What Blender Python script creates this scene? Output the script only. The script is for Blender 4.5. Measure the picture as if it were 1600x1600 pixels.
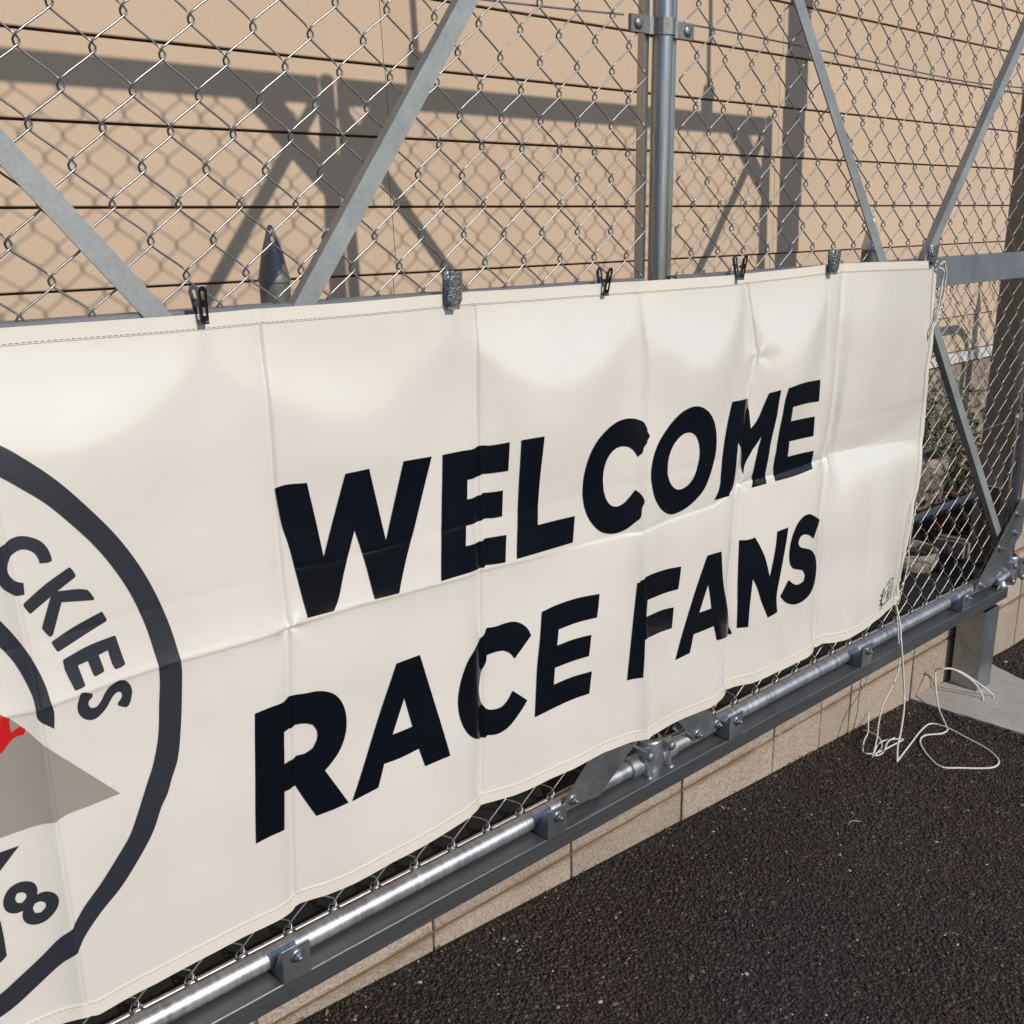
import bpy, bmesh, math, random
import numpy as np
from mathutils import Vector, Matrix
random.seed(7)
R=math.radians
for o in list(bpy.data.objects): bpy.data.objects.remove(o)
scene=bpy.context.scene; C=scene.collection

# ------------------------------------------------------------ camera, world, sun
cam_d=bpy.data.cameras.new('camera'); cam=bpy.data.objects.new('camera',cam_d); C.objects.link(cam)
cam.location=(0,-1.5,1.5); cam.rotation_euler=(R(90-16.8345),0,R(-43.268))
cam_d.sensor_width=36; cam_d.lens=36*1590.2/1600; cam_d.shift_x=-100.3/1600; cam_d.clip_start=.02; cam_d.clip_end=400
scene.camera=cam
scene.render.engine='CYCLES'
SUN=Vector((.12,-1.08,.695)).normalized()          # towards the sun
w=bpy.data.worlds.new('World'); scene.world=w; w.use_nodes=True
nt=w.node_tree; nt.nodes.clear()
sky=nt.nodes.new('ShaderNodeTexSky'); sky.sky_type='NISHITA'; sky.sun_disc=False
sky.sun_elevation=math.asin(SUN.z); sky.sun_rotation=math.atan2(SUN.x,SUN.y)
sky.air_density=1.0; sky.dust_density=1.0; sky.ozone_density=3.0
bg=nt.nodes.new('ShaderNodeBackground'); bg.inputs[1].default_value=.085
wo=nt.nodes.new('ShaderNodeOutputWorld')
bg.inputs[1].default_value=.098
tint=nt.nodes.new('ShaderNodeMix'); tint.data_type='RGBA'; tint.blend_type='MULTIPLY'; tint.inputs[0].default_value=1; tint.inputs[7].default_value=(.86,.97,1.10,1)
nt.links.new(sky.outputs[0],tint.inputs[6]); nt.links.new(tint.outputs[2],bg.inputs[0]); nt.links.new(bg.outputs[0],wo.inputs[0])
sun_d=bpy.data.lights.new('sun','SUN'); sun_d.energy=3.15; sun_d.angle=R(.53); sun_d.color=(1,.93,.82)
sun=bpy.data.objects.new('sun',sun_d); C.objects.link(sun); sun.location=(1,-8,8)
sun.rotation_euler=SUN.to_track_quat('Z','Y').to_euler()
scene.view_settings.view_transform='Standard'; scene.view_settings.look='None'
scene.view_settings.exposure=0; scene.view_settings.gamma=1

# ------------------------------------------------------------ materials
def mat(name,col,rough=.6,metal=0,spec=.5,coat=0,coat_rough=.1):
    m=bpy.data.materials.new(name); m.use_nodes=True
    b=m.node_tree.nodes['Principled BSDF']
    b.inputs['Base Color'].default_value=(*col,1); b.inputs['Roughness'].default_value=rough
    b.inputs['Metallic'].default_value=metal; b.inputs['Specular IOR Level'].default_value=spec
    b.inputs['Coat Weight'].default_value=coat; b.inputs['Coat Roughness'].default_value=coat_rough
    return m
def N(m,t,**k):
    n=m.node_tree.nodes.new(t)
    for a,b in k.items():
        if a in n.inputs: n.inputs[a].default_value=b
        else: setattr(n,a,b)
    return n
def LK(m,a,b): m.node_tree.links.new(a,b)
def BS(m): return m.node_tree.nodes['Principled BSDF']
def coords(m,scale=(1,1,1),kind='Object'):
    tc=N(m,'ShaderNodeTexCoord'); mp=N(m,'ShaderNodeMapping'); mp.inputs['Scale'].default_value=scale
    LK(m,tc.outputs[kind],mp.inputs[0]); return mp.outputs[0]
def world_coords(m,scale=(1,1,1)):
    g=N(m,'ShaderNodeNewGeometry'); mp=N(m,'ShaderNodeMapping'); mp.inputs['Scale'].default_value=scale
    LK(m,g.outputs['Position'],mp.inputs[0]); return mp.outputs[0]
def ramp(m,src,stops):
    r=N(m,'ShaderNodeValToRGB'); e=r.color_ramp.elements
    while len(e)<len(stops): e.new(.5)
    for q,(p,c) in zip(e,stops):
        q.position=p; q.color=(*c,1) if len(c)==3 else c
    LK(m,src,r.inputs[0]); return r.outputs[0]
def noise(m,vec,scale,detail=4,rough=.6):
    n=N(m,'ShaderNodeTexNoise'); n.inputs['Scale'].default_value=scale; n.inputs['Detail'].default_value=detail; n.inputs['Roughness'].default_value=rough
    LK(m,vec,n.inputs['Vector']); return n.outputs['Fac']
def mix(m,fac,a,b,mode='MIX'):
    x=N(m,'ShaderNodeMix',data_type='RGBA',blend_type=mode)
    if isinstance(fac,float): x.inputs[0].default_value=fac
    else: LK(m,fac,x.inputs[0])
    for i,v in ((6,a),(7,b)):
        if isinstance(v,tuple): x.inputs[i].default_value=(*v,1)
        else: LK(m,v,x.inputs[i])
    return x.outputs[2]
def mapr(m,src,a,b):
    r=N(m,'ShaderNodeMapRange'); r.inputs[1].default_value=a; r.inputs[2].default_value=b; LK(m,src,r.inputs[0]); return r.outputs[0]
def bump(m,h,strength=.3,dist=.001,chain=None):
    b=N(m,'ShaderNodeBump'); b.inputs['Strength'].default_value=strength; b.inputs['Distance'].default_value=dist
    LK(m,h,b.inputs['Height'])
    if chain is not None: LK(m,chain,b.inputs['Normal'])
    return b.outputs[0]

def galv(name,base,rough,var=.25,streak=(1,1,1),metal=.85,scale=60):
    m=mat(name,base,rough,metal); v=world_coords(m,streak)
    vo=N(m,'ShaderNodeTexVoronoi'); vo.inputs['Scale'].default_value=scale; LK(m,v,vo.inputs['Vector'])
    n=noise(m,v,9,5,.65); n2=noise(m,v,140,3,.6)
    lo=tuple(c*(1-var) for c in base); hi=tuple(min(1,c*(1+var)) for c in base)
    c1=ramp(m,n,[(.3,lo),(.7,hi)])
    sp=N(m,'ShaderNodeRGBToBW'); LK(m,vo.outputs['Color'],sp.inputs[0])
    c2=mix(m,.22,c1,ramp(m,sp.outputs[0],[(.0,lo),(1,hi)]))
    c3=mix(m,.2,c2,ramp(m,n2,[(.4,lo),(.6,hi)]))
    LK(m,c3,BS(m).inputs['Base Color'])
    rr=N(m,'ShaderNodeMapRange'); rr.inputs[3].default_value=rough-.10; rr.inputs[4].default_value=rough+.16
    LK(m,n,rr.inputs[0]); LK(m,rr.outputs[0],BS(m).inputs['Roughness'])
    LK(m,bump(m,n2,.28,.0008,bump(m,n,.15,.002)),BS(m).inputs['Normal'])
    return m
M={}
M['galv']=galv('galvanised_steel',(.34,.355,.365),.38,.32,(1,1,1),.9)
M['galv_post']=galv('streaked_galvanised_post',(.40,.395,.38),.27,.42,(14,14,.5),.95,26)
M['galv_bright']=galv('bright_galvanised_pipe',(.52,.53,.54),.41,.42,(9,1,1),.92,70)
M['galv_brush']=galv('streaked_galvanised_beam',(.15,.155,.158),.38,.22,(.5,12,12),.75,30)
M['galv_matt']=galv('matt_zinc_brace',(.31,.325,.32),.55,.22,(1,1,1),.55,45)
M['galv_blue']=galv('blue_grey_flat_bar',(.225,.24,.265),.5,.2,(1,1,1),.6,45)
M['steel_dark']=galv('weathered_dark_steel',(.15,.15,.145),.45,.3,(1,1,1),.45,40)
M['cast']=galv('cast_clamp_metal',(.24,.235,.225),.46,.35,(1,1,1),.8,120)
M['wire']=galv('zinc_wire',(.36,.355,.35),.34,.25,(1,1,1),.92,200)
M['wire_old']=galv('old_dull_wire',(.16,.15,.14),.6,.3,(1,1,1),.5,200)
M['bolt']=galv('bolt_metal',(.32,.34,.36),.34,.3,(1,1,1),.9,200)
M['clip_black']=mat('black_enamel_clip',(.014,.010,.012),.22,0,.6,.5,.08)
m=M['clip_silver']=galv('pressed_nickel_clip',(.40,.40,.40),.26,.35,(1,1,1),.85,300)
LK(m,bump(m,noise(m,world_coords(m),230,2,.5),.8,.0022),BS(m).inputs['Normal'])
m=M['sheet']=mat('added_black_sheet',(.012,.013,.014),.75,0,.3)  # near-black colour for the sheet added behind the fence foot
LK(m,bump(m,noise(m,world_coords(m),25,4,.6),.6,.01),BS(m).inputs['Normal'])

# banner vinyl
m=M['vinyl']=mat('cream_vinyl',(.70,.655,.60),.40,0,.5,1.0,.085); BS(m).inputs['Coat IOR'].default_value=1.75; v=world_coords(m)
wv=noise(m,v,3.5,4,.55); weave=noise(m,world_coords(m,(1,1,1)),700,2,.5); cr=noise(m,world_coords(m,(1,1,1.6)),14,5,.6)
LK(m,ramp(m,wv,[(.3,(.695,.65,.58)),(.7,(.755,.71,.64))]),BS(m).inputs['Base Color'])
LK(m,bump(m,cr,.26,.0035,bump(m,noise(m,world_coords(m,(1,1,.6)),48,4,.6),.10,.0016,bump(m,weave,.12,.0003))),BS(m).inputs['Normal'])
m=M['hem']=mat('cream_hem',(.73,.67,.575),.42,0,.5,.5,.15)
v=world_coords(m); LK(m,bump(m,noise(m,v,60,4,.6),.3,.001),BS(m).inputs['Normal'])
def ink(name,col,rough,coat):
    m=mat(name,col,rough,0,.5,coat,.08); v=world_coords(m,(1,1,1.6))
    LK(m,bump(m,noise(m,v,14,5,.6),.20,.0035),BS(m).inputs['Normal']); return m
M['K']=ink('black_cut_vinyl',(.0022,.0035,.0075),.16,.35)
M['B']=ink('charcoal_print',(.026,.027,.036),.42,.2)
M['G']=ink('taupe_print',(.30,.265,.225),.45,.2)
M['R']=ink('red_print',(.55,.010,.012),.42,.2)
M['thread']=mat('stitching_thread',(.30,.27,.21),.8)

# building
m=M['siding']=mat('beige_siding',(.55,.40,.27),.78,0,.25); v=world_coords(m)
n1=noise(m,v,1.1,4,.6); n2=noise(m,world_coords(m,(1,1,.25)),3.2,5,.7); n3=noise(m,v,900,2,.5)
a=ramp(m,n1,[(.3,(.540,.405,.285)),(.7,(.580,.440,.312))]); b_=mix(m,.35,a,ramp(m,n2,[(.35,(.510,.380,.265)),(.65,(.590,.450,.322))]))
oi=N(m,'ShaderNodeObjectInfo')
hs=N(m,'ShaderNodeHueSaturation'); mr=N(m,'ShaderNodeMapRange'); mr.inputs[3].default_value=.965; mr.inputs[4].default_value=1.03
LK(m,oi.outputs['Random'],mr.inputs[0]); LK(m,mr.outputs[0],hs.inputs['Value']); LK(m,b_,hs.inputs['Color'])
c_=mix(m,.12,hs.outputs[0],ramp(m,n3,[(.42,(.34,.24,.16)),(.6,(.66,.5,.35))]))
LK(m,c_,BS(m).inputs['Base Color']); LK(m,bump(m,n3,.35,.0006),BS(m).inputs['Normal'])
M['groove']=mat('dark_sheathing',(.13,.10,.075),.9)
M['flash']=mat('white_flashing',(.62,.61,.58),.4,0,.4)
m=M['found']=mat('foundation_render',(.30,.225,.165),.9); v=world_coords(m)
LK(m,ramp(m,noise(m,v,6,6,.7),[(.3,(.20,.15,.11)),(.7,(.36,.27,.2))]),BS(m).inputs['Base Color']); LK(m,bump(m,noise(m,v,90,4,.7),.5,.003),BS(m).inputs['Normal'])
m=M['block']=mat('concrete_block',(.36,.29,.22),.92,0,.2); v=world_coords(m)
n1=noise(m,v,5,6,.7); n2=noise(m,v,160,4,.75); n4=noise(m,world_coords(m,(3,3,22)),2.0,5,.6)
a=ramp(m,n1,[(.3,(.28,.215,.165)),(.7,(.42,.335,.265))]); b_=mix(m,.5,a,ramp(m,n2,[(.36,(.12,.085,.065)),(.60,(.54,.45,.37))]))
oi=N(m,'ShaderNodeObjectInfo'); hs=N(m,'ShaderNodeHueSaturation'); mr=N(m,'ShaderNodeMapRange'); mr.inputs[3].default_value=.86; mr.inputs[4].default_value=1.10
LK(m,oi.outputs['Random'],mr.inputs[0]); LK(m,mr.outputs[0],hs.inputs['Value']); LK(m,b_,hs.inputs['Color'])
sx=N(m,'ShaderNodeSeparateXYZ'); LK(m,v,sx.inputs[0])
jn=[]
for zj in (.0125,.2225,-.2):
    sb=N(m,'ShaderNodeMath',operation='SUBTRACT'); LK(m,sx.outputs[2],sb.inputs[0]); sb.inputs[1].default_value=zj
    ab=N(m,'ShaderNodeMath',operation='ABSOLUTE'); LK(m,sb.outputs[0],ab.inputs[0]); jn.append(ab.outputs[0])
mn=jn[0]
for q in jn[1:]:
    mi=N(m,'ShaderNodeMath',operation='MINIMUM'); LK(m,mn,mi.inputs[0]); LK(m,q,mi.inputs[1]); mn=mi.outputs[0]
ad=N(m,'ShaderNodeMath',operation='MULTIPLY_ADD'); LK(m,noise(m,world_coords(m,(1,1,3)),9,5,.7),ad.inputs[0]); ad.inputs[1].default_value=-.045; LK(m,mn,ad.inputs[2])
st=mix(m,ramp(m,ad.outputs[0],[(0,(0,0,0)),(1,(0,0,0))]) if False else ramp(m,mapr(m,ad.outputs[0],-.022,-.008),[(0,(.85,.85,.85)),(1,(0,0,0))]),hs.outputs[0],(.20,.125,.07))
LK(m,st,BS(m).inputs['Base Color']); LK(m,bump(m,n2,.6,.002),BS(m).inputs['Normal'])
m=M['mortar']=mat('stained_mortar',(.13,.09,.055),.95)
m=M['pad']=mat('grey_concrete_pad',(.40,.37,.32),.9); v=world_coords(m)
a=ramp(m,noise(m,v,7,6,.7),[(.3,(.30,.27,.23)),(.7,(.45,.42,.37))]); b_=mix(m,.35,a,ramp(m,noise(m,v,180,3,.7),[(.36,(.17,.15,.13)),(.6,(.55,.52,.46))]))
LK(m,b_,BS(m).inputs['Base Color']); LK(m,bump(m,noise(m,v,120,4,.7),.5,.002),BS(m).inputs['Normal'])
m=M['asphalt']=mat('dark_asphalt_binder',(.012,.010,.009),.85,0,.3); v=world_coords(m)
vo=N(m,'ShaderNodeTexVoronoi'); vo.inputs['Scale'].default_value=120; LK(m,v,vo.inputs['Vector'])
LK(m,ramp(m,noise(m,v,70,4,.7),[(.35,(.012,.010,.009)),(.7,(.040,.033,.029))]),BS(m).inputs['Base Color'])
LK(m,bump(m,vo.outputs['Distance'],.9,.006),BS(m).inputs['Normal'])
m=M['stone']=mat('asphalt_aggregate',(.035,.03,.028),.62,0,.4)
g=N(m,'ShaderNodeNewGeometry'); v=world_coords(m)
rnd=g.outputs['Random Per Island']
c1=ramp(m,rnd,[(0,(.016,.0115,.0095)),(.5,(.034,.025,.0205)),(.9,(.049,.0365,.030)),(.98,(.072,.056,.047)),(.996,(.11,.095,.085)),(1,(.40,.38,.36))])
big=noise(m,v,2.2,3,.6); sml=noise(m,v,1.3,5,.65)
c1=mix(m,ramp(m,sml,[(.45,(0,0,0)),(.72,(.6,.6,.6))]),c1,mix(m,1.0,c1,(1.55,1.42,1.3),'MULTIPLY'))
c2=mix(m,ramp(m,big,[(.42,(0,0,0)),(.6,(1,1,1))]),c1,mix(m,1.0,c1,(1.15,.93,.86),'MULTIPLY'))
LK(m,c2,BS(m).inputs['Base Color']); LK(m,bump(m,noise(m,v,600,3,.7),.5,.001),BS(m).inputs['Normal'])
m=M['soil']=mat('damp_soil',(.05,.036,.024),.95); v=world_coords(m)
LK(m,ramp(m,noise(m,v,40,5,.75),[(.35,(.018,.013,.009)),(.6,(.06,.042,.028)),(.75,(.15,.105,.07))]),BS(m).inputs['Base Color']); LK(m,bump(m,noise(m,v,60,5,.7),1,.012),BS(m).inputs['Normal'])
m=M['column']=mat('weathered_brown_post',(.17,.15,.12),.8); v=world_coords(m,(6,6,1.2))
LK(m,ramp(m,noise(m,v,2,5,.7),[(.3,(.26,.22,.17)),(.7,(.34,.30,.235))]),BS(m).inputs['Base Color']); LK(m,bump(m,noise(m,v,3,5,.7),.5,.003),BS(m).inputs['Normal'])
m=M['terra']=mat('worn_stone_pot',(.33,.27,.21),.9); v=world_coords(m)
LK(m,ramp(m,noise(m,v,14,6,.7),[(.3,(.17,.13,.10)),(.7,(.42,.35,.28))]),BS(m).inputs['Base Color']); LK(m,bump(m,noise(m,v,60,5,.7),.6,.004),BS(m).inputs['Normal'])
def leafm(name,a,b):
    m=mat(name,a,.5,0,.4); g=N(m,'ShaderNodeNewGeometry')
    LK(m,ramp(m,g.outputs['Random Per Island'],[(0,a),(1,b)]),BS(m).inputs['Base Color']); return m
M['leaf']=leafm('green_leaf',(.025,.05,.018),(.11,.15,.045))
M['dead']=leafm('dead_leaf',(.10,.045,.02),(.34,.22,.10))
M['stem']=mat('brown_stem',(.09,.06,.04),.8)
m=M['rope']=mat('white_twisted_rope',(.74,.70,.60),.75,0,.3)
wv_=N(m,'ShaderNodeTexWave'); wv_.inputs['Scale'].default_value=90; wv_.inputs['Distortion'].default_value=1.5; LK(m,world_coords(m,(1,1,1)),wv_.inputs['Vector'])
LK(m,bump(m,wv_.outputs['Fac'],.8,.0012),BS(m).inputs['Normal'])
LK(m,ramp(m,wv_.outputs['Fac'],[(.1,(.55,.50,.41)),(.5,(.80,.77,.68))]),BS(m).inputs['Base Color'])
M['debris']=mat('pale_grit',(.55,.52,.47),.7)

# ------------------------------------------------------------ mesh helpers
class MB:
    def __init__(s): s.v=[]; s.f=[]; s.sm=[]
    def add(s,v,f,smooth=False):
        b=len(s.v); s.v+= [tuple(p) for p in v]; s.f+=[tuple(b+i for i in q) for q in f]; s.sm+=[smooth]*len(f); return s
    def box(s,x0,x1,y0,y1,z0,z1,bev=0):
        if bev<=0:
            v=[(x,y,z) for x in (x0,x1) for y in (y0,y1) for z in (z0,z1)]
            return s.add(v,[(0,1,3,2),(4,6,7,5),(0,4,5,1),(2,3,7,6),(0,2,6,4),(1,5,7,3)])
        bm=bmesh.new(); bmesh.ops.create_cube(bm,size=1)
        for q in bm.verts: q.co=Vector(((x0+x1)/2+q.co.x*(x1-x0),(y0+y1)/2+q.co.y*(y1-y0),(z0+z1)/2+q.co.z*(z1-z0)))
        bmesh.ops.bevel(bm,geom=bm.edges[:],offset=bev,segments=1,affect='EDGES')
        s.frombm(bm); return s
    def frombm(s,bm,smooth=False):
        bm.verts.ensure_lookup_table(); bm.verts.index_update()
        s.add([tuple(q.co) for q in bm.verts],[tuple(q.index for q in f.verts) for f in bm.faces],smooth); bm.free(); return s
    def tube(s,pts,r,n=8,closed=False,caps=True,smooth=True):
        P=[Vector(p) for p in pts]; K=len(P); rings=[]
        t0=(P[1]-P[0]).normalized(); u=t0.orthogonal().normalized(); pt=t0
        rr=r if isinstance(r,(list,tuple)) else [r]*K
        for k in range(K):
            a=P[max(0,k-1)] ; b=P[min(K-1,k+1)]
            if closed: a=P[(k-1)%K]; b=P[(k+1)%K]
            t=(b-a).normalized(); q=pt.rotation_difference(t); u=(q@u).normalized(); pt=t; w_=t.cross(u)
            rings.append([P[k]+(u*math.cos(2*math.pi*i/n)+w_*math.sin(2*math.pi*i/n))*rr[k] for i in range(n)])
        v=[p for g in rings for p in g]; f=[]
        for k in range(K-1 if not closed else K):
            k2=(k+1)%K
            for i in range(n): j=(i+1)%n; f.append((k*n+i,k*n+j,k2*n+j,k2*n+i))
        s.add(v,f,smooth)
        if caps and not closed:
            s.add(rings[0],[tuple(range(n))[::-1]]); s.add(rings[-1],[tuple(range(n))])
        return s
    def prism(s,poly,ya,yb,axis='y'):   # polygon in (x,z) extruded along y
        n=len(poly)
        f3=(lambda p,y:(p[0],y,p[1])) if axis=='y' else ((lambda p,y:(p[0],p[1],y)) if axis=='z' else (lambda p,y:(y,p[0],p[1])))
        v=[f3(p,ya) for p in poly]+[f3(p,yb) for p in poly]
        return s.add(v,[tuple(range(n)),tuple(range(2*n-1,n-1,-1))]+[(i,n+i,n+(i+1)%n,(i+1)%n) for i in range(n)])
    def lathe(s,prof,c=(0,0,0),n=24,smooth=True):
        v=[];f=[]
        for r,z in prof:
            for i in range(n): a=2*math.pi*i/n; v.append((c[0]+r*math.cos(a),c[1]+r*math.sin(a),c[2]+z))
        for k in range(len(prof)-1):
            for i in range(n): j=(i+1)%n; f.append((k*n+i,k*n+j,(k+1)*n+j,(k+1)*n+i))
        return s.add(v,f,smooth)
    def mesh(s,name,m):
        me=bpy.data.meshes.new(name); me.from_pydata(s.v,[],s.f); me.update()
        bm=bmesh.new(); bm.from_mesh(me); bmesh.ops.recalc_face_normals(bm,faces=bm.faces); bm.to_mesh(me); bm.free()
        me.polygons.foreach_set('use_smooth',s.sm if len(s.sm)==len(me.polygons) else [False]*len(me.polygons)); me.materials.append(M[m]); return me
    def ob(s,name,m,parent=None): return link(name,s.mesh(name,m),parent)
def link(name,me,parent=None,loc=(0,0,0)):
    o=bpy.data.objects.new(name,me); C.objects.link(o); o.location=loc
    if parent: 
        o.parent=parent
        if parent.get('abs') is None: pass
    return o
def tag(o,label,cat,group=None,kind=None):
    if label: o['label']=label
    if cat: o['category']=cat
    if group: o['group']=group
    if kind: o['kind']=kind
    return o
def thing(name,label,cat,group=None,loc=(0,0,0)):
    o=bpy.data.objects.new(name,None); C.objects.link(o); o.location=loc; o.empty_display_size=.05
    return tag(o,label,cat,group)
def wpart(o,parent):      # parent keeping world placement (parents are only translated)
    o.parent=parent; o.matrix_parent_inverse=Matrix.Translation(-parent.location); return o
def struct(o): o['kind']='structure'; return o
def zg(x): return .0305-.059*x
# ---- banner relief: y of the cloth at (x,z). metres; fence plane y=0, camera side negative
import math
def lerp_tab(t, x):
    if x<=t[0][0]: return t[0][1]
    for (a,b),(c,d) in zip(t,t[1:]):
        if x<=c: return b+(d-b)*(x-a)/(c-a)
    return t[-1][1]
FOLDS=[ # fold line x at heights (z,x), bottom -> top ; amplitude at bottom/mid/top (+ = valley, away from camera)
 ([(.32,.3207),(.66,.323),(.93,.3257),(1.1,.318),(1.35,.30)], (-.018,-.016,-.006)),
 ([(.32,.688),(.72,.709),(.84,.716),(1.35,.716)],( .018, .013, .006)),
 ([(.33,1.113),(.69,1.122),(1.07,1.125),(1.35,1.128)], ( .024, .016, .008)),
 ([(.31,1.555),(.56,1.547),(.75,1.538),(.86,1.543),(1.06,1.549),(1.2,1.556),(1.35,1.534)],(-.022,-.017,-.008)),
 ([(.31,1.9135),(.62,1.899),(.85,1.9217),(1.09,1.940),(1.158,1.959),(1.35,1.916)],( .026, .020, .010)),
 ([(.33,2.306),(.71,2.271),(.86,2.2945),(1.18,2.301),(1.35,2.314)],( .024, .012, .008)),
]
ZH=[(-.6,.838),(.5,.839),(.71,.8345),(.84,.8425),(1.0,.8347),(1.12,.828),(1.41,.824),(1.54,.820),(1.81,.822),(1.92,.8477),(2.30,.8534),(2.81,.819)]
BH=[(-.6,-.008),(.9,-.010),(1.2,-.004),(1.5,.006),(1.85,.008),(2.0,.014),(2.3,.022),(2.8,.020)]
CLIPS=[.20,.625,1.085,1.535,1.905,2.232,2.722]
def bsurf(x,z):
    t=(z-.28)/(1.345-.28); t=max(-.05,min(1.05,t))
    y=-.048-.016*(1-t)-.006*math.sin(math.pi*min(1,max(0,t)))        # hangs a little off the mesh
    if x>2.42: y+=.030*((x-2.42)/.33)**1.5*(1-t)            # loose corner swings back
    if x>2.5 and t<.45: y-=.03*math.sin(math.pi*min(1,(x-2.5)/.22))*(.45-t)
    for line,(ab,am,at) in FOLDS:
        xf=lerp_tab(line,z)
        a = ab+(am-ab)*min(1,t/.49) if t<.49 else am+(at-am)*(t-.49)/.51
        dx=x-xf; d=math.sqrt(dx*dx+.00004)
        a*=1.35; y+=a*(.62*math.exp(-d/.032)+.38*math.exp(-(dx/.12)**2)+.30*(dx/.05)*math.exp(-(dx/.06)**2))
        sg=1 if a>0 else -1; y+=sg*.0016*math.exp(-math.sqrt(dx*dx+.000002)/.0055)-sg*.0026*math.tanh(dx/.0016)*math.exp(-d/.030)
    zh=lerp_tab(ZH,x); b=lerp_tab(BH,x); d=math.sqrt((z-zh)**2+.00005)
    y+=b*(.6*math.exp(-d/.03)+.4*math.exp(-(d/.12)**2))+b/(abs(b)+.0025)*(.0012*math.exp(-math.sqrt((z-zh)**2+.000002)/.0055)+.0018*math.tanh((z-zh)/.0016)*math.exp(-d/.03))
    y+=.0010*math.exp(-abs(z-.932)/.006)
    # swags between the clips: cloth bellies out then falls back under the top edge
    for c0,c1 in zip(CLIPS,CLIPS[1:]):
        if c0<=x<=c1 :
            u=(x-c0)/(c1-c0); s=math.sin(math.pi*u)**.9; zc=.075+.125*math.sin(math.pi*u)
            amp=.020 if x<2.25 else .003
            if .6<c0<.7: amp=.013
            if c0<.3: amp=.015; zc*=.85
            if 1.5<c0<1.6: amp=.021
            zz=1.345-z
            y-=amp*s*(math.exp(-((zz-zc)/((.45*zc+.01) if zz<zc else .15))**2))
            y+=amp*.15*s*math.exp(-((zz-.45)/.12)**2)
    if x>2.30: y+=.036*min(1,(x-2.30)/.06)*(min(1,max(0,(1.345-z)/.48)))**1.3*(1 if z>.85 else math.exp(-(.85-z)/.06))*.8
    # slow random-looking billow
    y+=.0045*math.sin(3.1*x+1.3*z)*math.sin(4.3*z+.7*x)+.0024*math.sin(9.7*x-5*z+1)*math.sin(7.9*z+2.1*x)+.0011*math.sin(17*x+13*z)*math.sin(11*x-19*z)
    # diagonal pull from the folds' pinch points
    for px,pz,sg in ((1.959,1.158,1),(1.9217,.8477,1),(.716,.8345,1),(2.285,.853,1)):
        dx,dz=x-px,z-pz; r=math.hypot(dx,dz)+1e-6
        y+=sg*.0030*math.exp(-r/.035)*math.cos(3*math.atan2(dz,dx)+1)
    return y if y<-.022 else -.022+.010*math.tanh((y+.022)/.010)
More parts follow.
